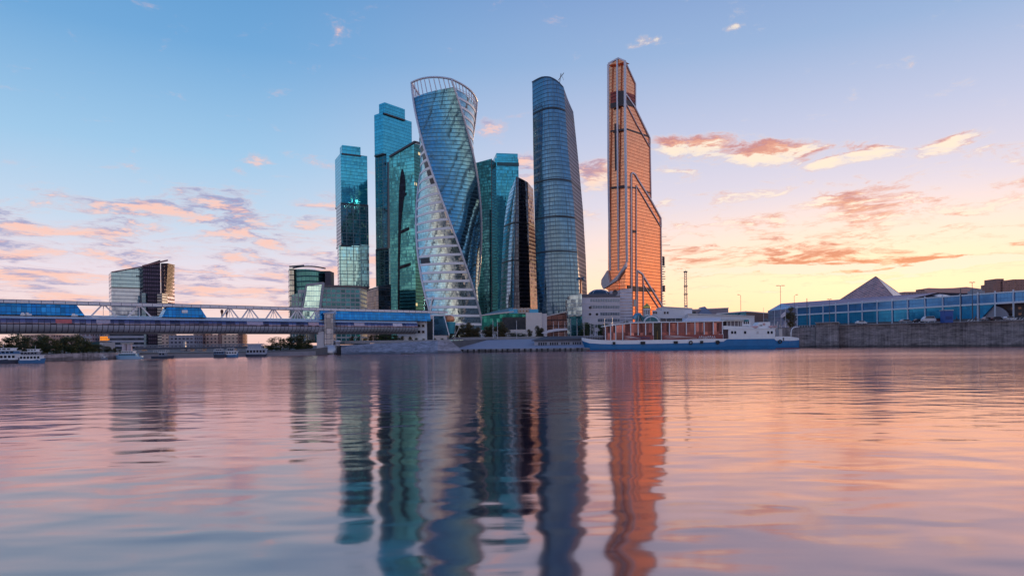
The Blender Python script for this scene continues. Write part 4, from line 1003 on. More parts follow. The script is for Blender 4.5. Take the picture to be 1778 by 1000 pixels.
    m = MB(); m.face([fr_, bk_, ap]); m.face([bk_, bl, ap]); obj('right_face', m, facade('pale_pyramid_glass', (.75,.62,.60,1), (.55,.45,.45,1), 1.6, 1.3, .06, .1, .3, .01, .02, .1, metal=.2), Q)
    m = MB(); m.bar(fl, ap, .35); m.bar(fr_, ap, .35); m.bar(bk_, ap, .35); obj('hip_bar', m, mat('hip_bar', (.35,.2,.18,1), .5, .3), Q)
exhibition_hall()

brick = flats('brick_block', (.30,.17,.15,1), (.12,.09,.10,1), 3.0, 3.0, .4, .5)
t = thing('brick_apartment_block', 'reddish apartment block with stepped roof at the far right edge above the hall', 'building', (P(1750,520,700).x, 700, 6))
for a, b, yy, dz in ((1724,1731,493,0),(1730,1743,484,2),(1741,1762,487,0),(1760,1800,485,3)):
    m1 = MB(); m1.box(P(a,490,700+dz).x, P(b,490,700+dz).x, 700+dz, 718+dz, 6, Z(a,yy,700+dz)); obj('wing', m1, brick, t)
t = thing('distant_hall', 'low distant building with a roof hut just right of the pyramid', 'building', (P(1592,520,900).x, 900, 6))
m1 = MB(); m1.box(P(1570,505,900).x, P(1610,505,900).x, 900, 920, 6, Z(1590,506.5,900)); obj('wall', m1, flats('distant_wall', (.33,.24,.24,1), (.2,.15,.16,1), 4, 4, .5, .5), t)
m1 = MB(); m1.box(P(1598,505,900).x, P(1606,505,900).x, 901, 910, Z(1590,506.5,900), Z(1602,502,900)); obj('roof_hut', m1, brick, t)

# ------------------------------------------------------------------ middle: museum-like office, church, low white buildings, green hall
def round_window_office():
    Y = 335.0; T = thing('grey_office_block', 'pale grey office block with ribbon windows, a glass stair tower and a dark roof dome', 'building', (P(1040,580,Y).x, Y, 6))
    wall = mat('pale_mauve_cladding', (.58,.55,.62,1), .6, .05, .12, .5)
    x = lambda px, py=540, y=Y: P(px, py, y).x
    zt = Z(1045,516,Y)
    m = MB(); m.hull([(x(1010),Y),(x(1077),Y),(x(1077),Y+18),(x(1010),Y+18)], 5, zt); obj('main_wall', m, wall, T)
    m = MB(); m.hull([(x(1009.5),Y-.3),(x(1077),Y-.3),(x(1077),Y+18),(x(1009.5),Y+18)], zt+.02, zt+.5); m.hull([(x(1009.5),Y+1),(x(1066),Y+1),(x(1066),Y+18),(x(1009.5),Y+18)], zt+.52, zt+1.7); obj('roof_storey', m, mat('slate_roofing', (.10,.10,.13,1), .5, .2, .2), T)
    for j, py in enumerate((521.5, 533, 545, 556, 566)):
        for i in range(12):
            px = 1025+i*4.3
            if (j, i) in ((2,0),(2,1),(2,2),(2,3),(3,0),(3,1),(3,2),(4,0),(4,1)) or px > 1075: continue
            p = P(px, py, Y); m = MB(); m.box(p.x, p.x+1.05, Y-.14, Y+.05, p.z-.75, p.z+.75); obj('window', m, facade_win, T)
        m = MB(); p = P(1011, py+5.5, Y); m.box(x(1010.5), x(1076.5), Y-.2, Y-.02, p.z-.12, p.z+.12); obj('string_course', m, LGREY, T)
    for px, py in ((1024.5,534),(1024.5,545.5),(1036.5,545.5)):
        p = P(px, py, Y); m = MB(); m.tube([p+Vector((0,-.2,0)), p+Vector((0,.05,0))], .65, 16); obj('round_window', m, WINMAT, T)
    # glass stair tower
    gl = facade('stair_glass', (.42,.62,.74,1), (.26,.36,.44,1), 1.2, 1.9, .08, .08, .08, .02, .03, .3)
    q = [(x(988),Y-4),(x(1009),Y-4),(x(1009),Y+8),(x(988),Y+8)]
    m = MB(); m.hull(q, Z(1000,549,Y), [Z(990,514,Y), Z(1008,511,Y), Z(1008,511,Y), Z(990,514,Y)]); obj('glass_stair_tower', m, gl, T)
    m = MB(); m.hull(q, 5, Z(1000,550,Y)); obj('tower_base', m, facade('stair_base_glass', (.05,.24,.34,1), (.03,.08,.1,1), 2.4, 3.0, .08, .1, .1, .02, .03, .5), T)
    m = MB(); m.hull([(x(984.5),Y-1),(x(987.9),Y-1),(x(987.9),Y+8),(x(984.5),Y+8)], 5, Z(986,520,Y)); obj('side_glass', m, gl, T)
    # right tower
    m = MB(); zr = Z(1085,500,Y); m.hull([(x(1078),Y+2),(x(1099.5),Y+2),(x(1099.5),Y+20),(x(1078),Y+20)], 5, [zr-.6, zr, zr, zr-.6]); obj('right_tower', m, flats('banded_tower_wall', (.56,.53,.60,1), (.26,.26,.33,1), 2, 1.55, .5, .22, .6, band=True), T)
    m = MB(); m.hull([(x(1062),Y+3),(x(1077.9),Y+3),(x(1077.9),Y+12),(x(1062),Y+12)], zt+.5, Z(1070,504,Y)); obj('roof_block', m, wall, T)
    m = MB(); p = P(1040,516,Y+7); pr = [(5.6*math.cos(a*math.pi/16), 2.7*math.sin(a*math.pi/16)) for a in range(0, 9)]; m.lathe((p.x,p.y,zt+1.7), pr, 24); obj('roof_dome', m, DARKGL, T, True)
    m = MB()
    for a in (25, 50, 130, 155):
        c_, s_ = math.cos(R(a)), math.sin(R(a)); m.tube([Vector((p.x+5.65*math.cos(t)*c_, p.y+5.65*math.cos(t)*s_, zt+1.7+2.75*math.sin(t))) for t in [math.pi*i/14 for i in range(15)]], .16, 4)
    obj('dome_ribs', m, LGREY, T)
    m = MB(); p = P(1068,508,Y+2); m.lathe((p.x,p.y,p.z-1.0), [(0,0),(1.0,.35),(1.5,1.0)], 14)
    me_ = MB(); 
    for v in m.v: v2 = v-p; 
    o = MB(); 
    for k in range(14):
        pass
    dish = MB(); pts = []
    for (rr, dd) in ((0.02,.5),(.8,.35),(1.35,0)):
        pts.append([p+Vector((rr*math.cos(2*math.pi*k/16), -dd*-1, rr*math.sin(2*math.pi*k/16))) for k in range(16)])
    for i in range(2):
        for k in range(16): dish.face([pts[i][k], pts[i][(k+1)%16], pts[i+1][(k+1)%16], pts[i+1][k]])
    dish.bar(p+Vector((0,.5,0)), p+Vector((0,.5,-2.2)), .2); obj('satellite_dish', dish, DGREY, T)
facade_win = mat('ribbon_window_glass', (.16,.24,.36,1), .12, .6, .5, .8)
round_window_office()

def church():
    Y = 312.0; T = thing('church', 'small white church with green gabled roofs and a gold onion dome behind the ship', 'church', (P(1125,575,Y).x, Y, 7))
    wh = mat('church_white', (.78,.79,.84,1), .7, 0, .1, .6); gr = mat('church_green_roof', (.05,.17,.20,1), .45, .3, .2, .8)
    x = lambda px, py=560: P(px, py, Y).x
    zz = lambda py, px=1125: Z(px, py, Y)
    # nave with curved zakomara gable
    m = MB(); m.hull([(x(1117),Y),(x(1147),Y),(x(1147),Y+10),(x(1117),Y+10)], 6, zz(560.5)); obj('nave_wall', m, wh, T)
    c = P(1131.5,561,Y); r_ = (x(1146)-x(1117))/2
    arc = lambda k, y0: [Vector((c.x+r_*k*math.cos(t), y0, zz(561)+r_*k*.92*math.sin(t)+.0)) for t in [math.pi*i/16 for i in range(17)]]
    m = MB(); m.extr(arc(1.0, Y-.05), (0,.7,0)); obj('gable_arch', m, wh, T)
    m = MB(); m.extr(arc(.80, Y-.25), (0,.22,0)); obj('gable_tympanum', m, gr, T)
    m = MB(); m.extr(arc(1.08, Y+.66), (0,9,0)); obj('nave_roof', m, gr, T)
    for px in (1124.5, 1137):
        p = P(px,568,Y); m = MB(); m.box(p.x-.28, p.x+.28, Y-.12, Y+.1, p.z-1.1, p.z+.8); m.tube([Vector((p.x,Y-.12,p.z+.8)), Vector((p.x,Y+.1,p.z+.8))], .28, 12); obj('window', m, WINMAT, T)
    m = MB(); p = P(1137.5,571,Y); m.box(p.x-.8, p.x-.5, Y-.5, Y+.1, 7, p.z+.6); m.box(p.x+.5, p.x+.8, Y-.5, Y+.1, 7, p.z+.6); m.tube([Vector((p.x+.65*math.cos(t), Y-.4, p.z+.6+.8*math.sin(t))) for t in [math.pi*i/10 for i in range(11)]], .16, 6); obj('porch', m, CREAM, T)
    # pointed side chapel
    m = MB(); g = [P(1102,572,Y-1), P(1116.5,572,Y-1), P(1116,562,Y-1), P(1110,548,Y-1), P(1103.5,560,Y-1)]; m.extr(g, (0,4,0)); obj('side_chapel', m, wh, T)
    m = MB(); m.bar(P(1103,562,Y-.9), P(1110,546.5,Y-.9), .35, 5, up=(0,1,0)); m.bar(P(1117,563,Y-.9), P(1110,546.5,Y-.9), .35, 5, up=(0,1,0)); m.extr([P(1104,556,Y+3.2), P(1118,556,Y+3.2), P(1114,546,Y+3.2)], (0,5,0)); obj('chapel_roof', m, gr, T)
    m = MB(); p = P(1109.5,560,Y-1.1); m.box(p.x-.18, p.x+.18, p.y-.1, p.y+.1, p.z-1.8, p.z+1.6); obj('window', m, WINMAT, T)
    # drum and dome
    p = P(1123.5,548,Y+5); rd_ = (x(1129.3)-x(1118))/2
    m = MB(); m.lathe((p.x,p.y,0), [(rd_,p.z-1.5),(rd_,zz(536.5)),(rd_*1.12,zz(536)),(rd_*1.12,zz(535)),(0,zz(535))], 20); obj('drum', m, wh, T, True)
    for a in (-50, -17, 17, 50):
        q = Vector((p.x+rd_*math.sin(R(a)), p.y-rd_*math.cos(R(a)), zz(541.5))); m = MB(); m.bar(q-Vector((0,0,.95)), q+Vector((0,0,.95)), .34, .2); obj('drum_window', m, WINMAT, T)
    m = MB(); z0 = zz(535); m.lathe((p.x,p.y,z0), [(rd_*1.0,0),(rd_*1.22,.35),(rd_*1.22,.8),(rd_*.95,1.4),(rd_*.5,1.9),(rd_*.2,2.3),(.12,2.7),(.12,2.9)], 24); obj('gold_dome', m, mat('gold_leaf', (.85,.55,.12,1), .25, 1, .1), T, True)
    m = MB(); m.bar((p.x,p.y,z0+2.8), (p.x,p.y,z0+4.1), .12); m.bar((p.x-.4,p.y,z0+3.6), (p.x+.4,p.y,z0+3.6), .12); obj('cross', m, mat('gold_leaf_cross', (.85,.55,.12,1), .25, 1, .1), T)
    m = MB(); z = zz(549,1108); p = P(1107.5,549,Y+9); m.lathe((p.x,p.y,z-1), [(2.6,0),(2.6,1),(1.6,2.6),(0,3.0)], 12); obj('small_dome', m, mat('blue_green_dome', (.10,.30,.42,1), .4, .4, .1), T, True)
church()

def simple_block(name, label, cat, Y, px0, px1, py0, py1, mt, extra=None, base=6.0, depth=14, zr=None):
    T = thing(name, label, cat, (P((px0+px1)/2, 580, Y).x, Y, base))
    m = MB(); m.hull([(P(px0,560,Y).x,Y),(P(px1,560,Y).x,Y),(P(px1,560,Y).x,Y+depth),(P(px0,560,Y).x,Y+depth)], base-1, [Z(px0,py0,Y),Z(px1,py1,Y),Z(px1,py1,Y),Z(px0,py0,Y)])
    obj('wall', m, mt, T); m = MB()
    m.bar(P(px0,py0-.2,Y-.1), P(px1,py1-.2,Y-.1), .5, .5); obj('roof_edge', m, LGREY, T)
    return T
def wbox(T, Y, x0, x1, y0, y1, mt, name, dep=.15):
    m = MB(); m.hull([(P(x0,560,Y).x,Y-dep),(P(x1,560,Y).x,Y-dep),(P(x1,560,Y).x,Y+.1),(P(x0,560,Y).x,Y+.1)], Z(x0,y1,Y), Z(x0,y0,Y)); return obj(name, m, mt, T)
lw = mat('low_white_wall', (.70,.69,.74,1), .7, 0, .12, .3)
b1 = simple_block('white_terminal', 'long low white building with dark ground floor glazing right of the church', 'building', 322, 1150, 1202, 533, 536, lw)
wbox(b1, 322, 1147, 1195, 553, 572, DARKGL, 'ground_floor_glazing'); 
for px in (1134,1138,1153,1158): wbox(b1, 322, px, px+3, 541, 545, WINMAT, 'window')
wbox(b1, 322, 1133, 1152, 539, 552, lw, 'left_wing', .1); wbox(b1, 322, 1190, 1194, 530, 533, GREY, 'roof_hut')
b2 = simple_block('white_terminal', 'low white flat building with turquoise glass strip left of the blue hall end', 'building', 318, 1194, 1310, 545, 549, lw)
wbox(b2, 318, 1221, 1300, 556, 571, facade('turquoise_strip', (.06,.42,.60,1), (.03,.14,.2,1), 2, 2, .06, .1, .1, .02, .03, .3), 'glass_strip'); wbox(b2, 318, 1196, 1219, 558, 572, DARKGL, 'ground_floor_glazing')
b3 = simple_block('gabled_house', 'small grey building with a pointed gable behind the white terminals', 'building', 345, 1198, 1265, 538, 535, mat('mauve_wall', (.30,.25,.29,1), .8, 0, .15))
m1 = MB(); m1.extr([P(1211,548,343), P(1240,548,343), P(1224,532,343)], (0,10,0)); obj('gable', m1, mat('blue_gable', (.16,.22,.36,1), .5, .2, .15), b3)
wbox(b3, 345, 1201, 1208, 541, 545, DARKGL, 'window')
b4 = simple_block('blue_glass_pavilion', 'low sloped blue glass pavilion beside the brown wall before the exhibition hall', 'building', 326, 1244, 1296, 545, 541, facade('pavilion_blue', (.10,.34,.55,1), (.05,.16,.26,1), 1.5, 2, .08, .1, .1, .02, .03, .3))
b5 = simple_block('brown_shed', 'low brown walled shed between the blue pavilion and the exhibition hall', 'building', 340, 1294, 1334, 541, 544, mat('brown_wall', (.17,.11,.11,1), .8, 0, .2))

def green_hall():
    Y = 330.0; T = thing('green_glass_hall', 'low green glass hall with a wedge roof and a pale concrete block', 'building', (P(890,580,Y).x, Y, 6))
    tg = facade('emerald_glass', (.03,.34,.30,1), (.01,.12,.11,1), 1.6, 2.0, .06, .06, .1, .02, .03, .35, metal=.7)
    m = MB(); m.extr([P(836,578,Y), P(872,578,Y), P(913,546,Y), P(891,543,Y), P(837,549,Y)], (0,16,0)); obj('glass_wedge', m, tg, T)
    m = MB(); a, b, c, d = P(835.5,547.5,Y-.5), P(892,541,Y-.5), P(889,534,Y+14), P(856,541,Y+14); m.face([a, b, c, d]); m.extr([a, b, b+Vector((0,0,-.4)), a+Vector((0,0,-.4))], (0,.3,0)); obj('wedge_roof', m, mat('green_roof', (.10,.20,.22,1), .4, .4, .15), T)
    m = MB(); m.bar(a+Vector((0,-.3,0)), b+Vector((0,-.3,0)), .3, .5); obj('roof_trim', m, LGREY, T)
    wbox(T, Y-.3, 872, 912.5, 551, 576, DARKGL, 'dark_glazing', .1); wbox(T, Y-.5, 871, 913, 546.5, 550.5, tg, 'fascia', .2)
    cr_ = mat('pale_concrete', (.70,.63,.60,1), .8, 0, .12, .5)
    m = MB(); m.box(P(913,560,Y).x, P(941,560,Y).x, Y-1.2, Y+14, 5, Z(925,543,Y)); obj('concrete_block', m, cr_, T)
    m = MB(); m.box(P(941.2,560,Y).x, P(949.5,560,Y).x, Y-.8, Y+12, 5, Z(945,544.5,Y)); obj('concrete_wing', m, mat('pale_concrete_wing', (.60,.54,.55,1), .8, 0, .12, .5), T)
    m = MB(); m.box(P(891,538,Y).x, P(922,538,Y).x, Y+1, Y+12, Z(900,543,Y)-.3, Z(900,534.5,Y)); obj('roof_storey', m, flats('roof_storey_wall', (.50,.42,.36,1), (.3,.2,.14,1), 1.6, 1.8, .5, .5), T)
    for px in (891, 927):
        m = MB(); p = P(px,540,Y-.2); m.box(p.x-2.2, p.x+2.2, Y-.6, Y+5, p.z-1.2, p.z+.9); obj('roof_lantern', m, mat('bright_blue_roof', (.06,.36,.60,1), .3, .3, .15), T)
    m = MB(); m.box(P(835,575,Y).x, P(913,575,Y).x, Y-1.6, Y-.8, 5, Z(880,572.5,Y)); obj('white_plinth', m, LGREY, T)
green_hall()
b6 = simple_block('low_mall', 'low dark framed pavilion with thin canopy between the green hall and the grey office', 'building', 345, 949, 986, 549, 541, facade('mall_glass', (.16,.10,.11,1), (.10,.05,.05,1), 3, 3, .1, .2, .2, .02, .02, .6))
b7 = tag(obj('tent_roof', MB().extr([P(940,578,300), P(952,573,300), P(965,570.5,300), P(985,570,300), P(985,573,300), P(966,575,300), P(952,577.5,300), P(946,580,300)], (0,7,0)), mat('tent_fabric', (.62,.60,.66,1), .5, 0, .1), off=(P(962,578,300).x, 300, 6)), 'white swooping tent canopy in front of the grey office', 'canopy')
t = thing('round_clad_pavilion', 'small turquoise and orange conical pavilion at the foot of the twisted tower', 'kiosk', (P(780,572,300).x, 300, 6))
m1 = MB(); p = P(781,562,300); m1.lathe((p.x,p.y,p.z-4.5), [(1.9,0),(2.6,5.0),(2.6,5.2)], 16); obj('drum', m1, mat('turquoise_drum', (.05,.35,.42,1), .4, .2, .15), t, True)
m1 = MB(); m1.lathe((p.x-.6,p.y,p.z+.9), [(2.5,0),(2.9,.6),(2.6,2.2),(1.2,2.9),(0,3.0)], 16); obj('orange_cap', m1, mat('orange_cap', (.75,.30,.14,1), .4, .2, .25), t, True)
m1 = MB()
for dx in (-1.5, 1.5): m1.bar((p.x+dx,p.y-1,5), (p.x+dx*1.4+3,p.y-1,p.z), .3)
obj('leaning_legs', m1, CREAM, t)

# ------------------------------------------------------------------ cargo ship turned restaurant
def ship():
    Y = 268.0; T = thing('cargo_ship', 'long moored ship with blue and white hull and a reddish glazed deck hall', 'ship', (P(1200,606,Y).x, Y, 0))
    X_ = lambda px: P(px, 590, Y).x
    zw = lambda px, py: Z(px, py, Y)-(Z(px, 607.3-.012*(px-1200), Y))
    blue = mat('hull_blue', (.012,.16,.38,1), .4, .1, .3, .35); wh = mat('ship_white', (.78,.79,.82,1), .45, .05, .14, .4)
    # hull stations: px, half width, bottom inset, z of blue top, z of white top
    st = [(1012.5,.15,4.35,5.6),(1016,1.2,3.9,5.3),(1024,2.8,3.2,4.9),(1040,4.0,2.9,4.5),(1060,4.9,2.7,4.3),(1100,5.4,2.65,4.2),(1180,5.5,2.7,4.2),(1225,5.5,2.9,4.4),(1256,5.5,3.2,4.3),(1262,5.5,4.1,4.3),(1344,5.5,4.1,4.3),(1348,5.4,3.3,5.0),(1372,4.9,3.2,4.9),(1386,3.9,3.3,4.5),(1393,2.6,3.5,4.2)]
    def side(sg):
        m = MB(); m2 = MB()
        for (a, b) in zip(st, st[1:]):
            def pt(s, z, lower):
                x = X_(s[0])
                if lower and s[0] < 1030: x += (1030-s[0])*.10*(1-z/s[2])
                hw = s[1]*(1.0 if z > .4 else .93)
                return Vector((x, Y+5.5-sg*hw, z))
            m.face([pt(a,-.8,1), pt(b,-.8,1), pt(b,b[2]*.35,1), pt(a,a[2]*.35,1)]); m.face([pt(a,a[2]*.35,1), pt(b,b[2]*.35,1), pt(b,b[2],0), pt(a,a[2],0)])
            o = Vector((0,-.06*sg,0))
            m2.face([pt(a,a[2],0)+o, pt(b,b[2],0)+o, pt(b,b[3],0)+o, pt(a,a[3],0)+o])
        return m, m2
    a1, a2 = side(1); b1_, b2_ = side(-1)
    e = st[-1]; x = X_(e[0])
    a1.face([(x,Y+5.5-e[1],-.8),(x,Y+5.5+e[1],-.8),(x,Y+5.5+e[1],e[2]),(x,Y+5.5-e[1],e[2])]); a2.face([(x,Y+5.5-e[1],e[2]),(x,Y+5.5+e[1],e[2]),(x,Y+5.5+e[1],e[3]),(x,Y+5.5-e[1],e[3])])
    for q, w_ in ((a1, b1_), (a2, b2_)):
        for f in w_.f: q.f.append([i+len(q.v) for i in f]); q.uv.append(None)
        q.v += w_.v
    obj('hull', a1, blue, T); obj('bulwark', a2, wh, T)
    m = MB(); m.bar((X_(1018),Y+.35,.12),(X_(1388),Y+.35,.12), .15, .3); obj('boot_stripe', m, mat('boot_red', (.22,.04,.04,1), .6, 0, .3), T)
    m = MB()
    for (a, b) in zip(st, st[1:]): m.face([(X_(a[0]),Y+5.5-a[1],a[3]-.9),(X_(b[0]),Y+5.5-b[1],b[3]-.9),(X_(b[0]),Y+5.5+b[1],b[3]-.9),(X_(a[0]),Y+5.5+a[1],a[3]-.9)])
    obj('deck', m, mat('deck_grey', (.16,.17,.18,1), .8, 0, .2), T)
    # rub strakes, portholes, fenders
    for px, w in ((1066,1.0),(1116,1.8),(1173,1.6),(1218,1.2),(1245,1.2)):
        m = MB(); m.box(X_(px)-w/2, X_(px)+w/2, Y-.45, Y+.1, 2.5, 3.6); obj('fender', m, BLACK, T)
    for px in (1199,1246,1354):
        m = MB(); c = Vector((X_(px), Y-.3, 2.9)); m.tube([c+Vector((.62*math.cos(t),0,.62*math.sin(t))) for t in [2*math.pi*i/16 for i in range(17)]], .22, 6); obj('tyre_fender', m, BLACK, T, True)
    # deck hall
    gl = facade('reddish_deck_glass', (.40,.18,.18,1), (.22,.09,.09,1), 1.2, 3.6, .05, .04, .12, .03, .05, .9, metal=.7)
    z0, z1 = 4.0, zw(1150,560.5)
    xs0, xs1 = X_(1052), X_(1257)
    m = MB(); m.extr([Vector((xs0,Y+1.3,3.2)), Vector((xs1,Y+1.3,3.2)), Vector((xs1,Y+1.3,zw(1257,558.5))), Vector((X_(1100),Y+1.3,zw(1100,561.5))), Vector((xs0,Y+1.3,zw(1052,567.5)))], (0,8.4,0)); obj('glazed_hall', m, gl, T)
    rp = [(xs0-.6,zw(1052,567)),(X_(1075),zw(1075,563.5)),(X_(1100),zw(1100,561.0)),(xs1+.4,zw(1257,558))]
    m = MB()
    for (xa, za), (xb, zb) in zip(rp, rp[1:]): m.extr([(xa,Y+.6,za),(xb,Y+.6,zb),(xb,Y+.6,zb+.38),(xa,Y+.6,za+.38)], (0,9.6,0))
    obj('hall_roof', m, wh, T)
    def roofz(x):
        for (xa, za), (xb, zb) in zip(rp, rp[1:]):
            if x <= xb: return lerp(za, zb, (x-xa)/(xb-xa))
        return rp[-1][1]
    for px in [1052,1061,1070,1082,1096,1109,1122,1135,1149.5,1163.5,1178,1193,1208,1224,1240,1256]:
        x = X_(px); m = MB(); m.box(x-.16, x+.16, Y+.8, Y+1.2, 3.3, roofz(x)); obj('post', m, wh, T)
    m = MB(); m.box(X_(1136.5), X_(1148.5), Y+1.05, Y+1.28, 3.4, roofz(X_(1142))-.2)
    d_ = obj('entrance_door', m, mat('dark_door', (.03,.03,.02,1), .3, .2, .4), T); m = MB(); m.bar((X_(1142.4),Y+1.0,3.4),(X_(1142.4),Y+1.0,7.8),.14); obj('door_frame', m, mat('door_brass', (.35,.22,.06,1), .4, .6), d_)
    for (pa, pb), cols in (((1084,1135), 0), ((1151,1256), 1)):
        m = MB(); m.box(X_(pa), X_(pb), Y+.5, Y+.7, 3.3, 6.1); b = obj('graphic_panel', m, mat('graphic_red', (.30,.07,.06,1), .5, 0, .5, .7), T)
        # white and pale swirls, and the stylised lettering, cut as thin shapes on the panel
        m = MB(); L = pb-pa
        for k in range(3):
            pts = []
            for i in range(15):
                f = i/14; px = pa+1+(L-2)*(.02+.55*f) if cols else pa+1+(L*.55)*f; pts.append(Vector((X_(px), Y+.44-.02*k, 4.6+.34*k+.5*math.sin(f*3+k*.7))))
            m.tube(pts, [.05+.16*math.sin(math.pi*i/14) for i in range(15)], 5)
        obj('swirl', m, mat('swirl_white', (.62,.45,.42,1), .5, 0, .2), b)
        x0 = 1100 if not cols else 1214
        for i in range(8):
            m = MB(); x = X_(x0+i*3.7); h = 5.0+.12*math.sin(i*1.7)
            m.bar((x,Y+.36,h-.45),(x+.28,Y+.36,h+.6),.2,.08, up=(0,1,0)); m.bar((x+.28,Y+.36,h+.6),(x+.6,Y+.36,h-.35),.18,.08, up=(0,1,0))
            if i % 2: m.bar((x+.05,Y+.36,h+.05),(x+.45,Y+.36,h+.1),.12,.08, up=(0,1,0))
            obj('letter', m, mat('letter_paint', (.70,.68,.72,1) if cols else (.12,.10,.2,1), .5), b)
    m = MB(); m.box(X_(1194), X_(1255), Y+2.5, Y+8, zw(1220,558)+.3, zw(1220,551.5)); obj('roof_awning', m, mat('awning_pale', (.52,.58,.72,1), .5, 0, .12), T)
    m = MB(); m.box(X_(1249), X_(1257), Y+.6, Y+1.1, 4.0, 6.2); obj('white_locker', m, wh, T)
    m = MB()
    for px in range(1016,1050,3): m.bar((X_(px),Y+4.0,4.0),(X_(px),Y+4.0,6.2),.06)
    m.bar((X_(1014),Y+4.0,6.2),(X_(1050),Y+4.0,6.0),.08); m.bar((X_(1014),Y+4.0,5.6),(X_(1050),Y+4.0,5.4),.06); obj('bow_railing', m, LGREY, T)
    # after house
    zA = zw(1300,571.5)
    m = MB(); m.box(X_(1266), X_(1347), Y+.7, Y+10, 4.0, zA); H = obj('deckhouse', m, wh, T)
    m = MB(); m.box(X_(1259), X_(1265.9), Y+1.4, Y+9, 3.5, zA); obj('shaded_passage', m, mat('dark_passage', (.10,.05,.06,1), .6, 0, .3), T)
    m = MB(); m.extr([(X_(1257),Y+.5,zA+.02),(X_(1348),Y+.5,zA+.02),(X_(1348),Y+.5,zA+.3),(X_(1312),Y+.5,zA+.3),(X_(1305),Y+.5,zw(1300,567)),(X_(1257),Y+.5,zw(1260,565.5))], (0,9.6,0)); obj('boat_deck', m, wh, T)
    for px, w in ((1270.5,3.4),(1276,3.2),(1293,3.6),(1315,3.4),(1333.5,3.4),(1339.5,3.4)):
        m = MB(); z = zw(px, 577); m.box(X_(px), X_(px+w), Y+.55, Y+.75, z-.55, z+.5); obj('window', m, WINMAT if px != 1315 else LGREY, H)
    # wheelhouse
    m = MB(); zb = zw(1285,566); zt_ = zw(1285,557.5); m.box(X_(1264), X_(1291), Y+1.5, Y+8, zb, zt_); wh_ = obj('wheelhouse', m, mat('wheelhouse_dark', (.14,.11,.13,1), .5, .1, .3), T)
    for px in (1264,1270.5,1277,1283.5,1288):
        m = MB(); m.box(X_(px), X_(px)+.35, Y+1.35, Y+1.49, zb, zt_); obj('window_post', m, CREAM, wh_)
    m = MB(); m.box(X_(1258), X_(1294), Y+1.0, Y+9, zt_+.02, zt_+.45); m.box(X_(1278), X_(1290), Y+2, Y+8, zt_+.47, zt_+.85); obj('wheelhouse_roof', m, CREAM, wh_)
    m = MB(); m.box(X_(1291.3), X_(1306), Y+1.6, Y+7.6, zb, zt_-.1); c_ = obj('chart_cabin', m, wh, T)
    for px in (1294,1297.5,1301):
        m = MB(); z = zw(px, 560); m.box(X_(px), X_(px+2), Y+1.45, Y+1.65, z-.5, z+.5); obj('window', m, WINMAT, c_)
    m = MB(); m.extr([(X_(1310),Y+2,zA+.32),(X_(1341),Y+2,zA+.32),(X_(1341),Y+2,zw(1340,558.5)),(X_(1322),Y+2,zw(1320,559)),(X_(1318),Y+2,zw(1318,564)),(X_(1311),Y+2,zw(1311,565.5))], (0,5,0)); fn_ = obj('funnel_casing', m, wh, T)
    m = MB(); m.box(X_(1322), X_(1327), Y+1.85, Y+2.05, zw(1322,565.5), zw(1322,564)); obj('vent_slot', m, DGREY, fn_)
    m = MB(); c = Vector((X_(1330), Y+1.85, zw(1330,562.7))); m.tube([c+Vector((.36*math.cos(t),0,.36*math.sin(t))) for t in [2*math.pi*i/14 for i in range(15)]], .1, 6); obj('life_ring', m, mat('ring_red', (.6,.12,.08,1), .5), T)
    m = MB(); m.lathe((X_(1337), Y+4, zw(1337,558.5)), [(.9,0),(.9,.5),(.6,1.3),(0,1.4)], 12); obj('funnel_top', m, DGREY, fn_)
    for px0 in (1311, 1344):
        m = MB(); b_ = Vector((X_(px0), Y+1.6, zA+.9)); m.tube([b_+Vector((-1.6,0,.1)), b_+Vector((-.8,0,0)), b_+Vector((1.2,0,0)), b_+Vector((2.0,0,.2))], [.12,.45,.5,.15], 8); obj('lifeboat', m, mat('lifeboat_pink', (.62,.36,.36,1), .5, 0, .2), T, True)
    m = MB()
    for px in range(1343,1360,3): m.bar((X_(px),Y+1,4.9),(X_(px),Y+1,zA+1.6),.1)
    m.bar((X_(1342),Y+1,zA+1.5),(X_(1362),Y+1,zA+1.2),.1); m.bar((X_(1350),Y+3,5),(X_(1356),Y+3,zA+3),.2); m.box(X_(1356),X_(1362),Y+2,Y+5,4.6,zA); obj('aft_rigging', m, LGREY, T)
    m = MB(); m.tube([(X_(1377),Y+2,4.4),(X_(1377.3),Y+2,6.6),(X_(1379),Y+2,8.0),(X_(1382),Y+2,8.6),(X_(1391),Y+2,8.8)], [.28,.24,.2,.16,.1], 8); obj('stern_davit', m, wh, T, True)
    m = MB(); m.box(X_(1353), X_(1362), Y-.02+.3, Y+.65, 3.3, 4.5); obj('hawse_opening', m, DGREY, T)
    m = MB()
    for px in (1063,1080,1120,1168,1190,1230): m.bar((X_(px),Y+1.2,roofz(X_(px)) if px < 1257 else 8),(X_(px),Y+1.2,roofz(X_(px))+1.0),.08)
    m.bar((X_(1062),Y+1.2,zw(1062,565)+1.1),(X_(1192),Y+1.2,zw(1192,559)+1.0),.06); obj('roof_railing', m, LGREY, T)
ship()

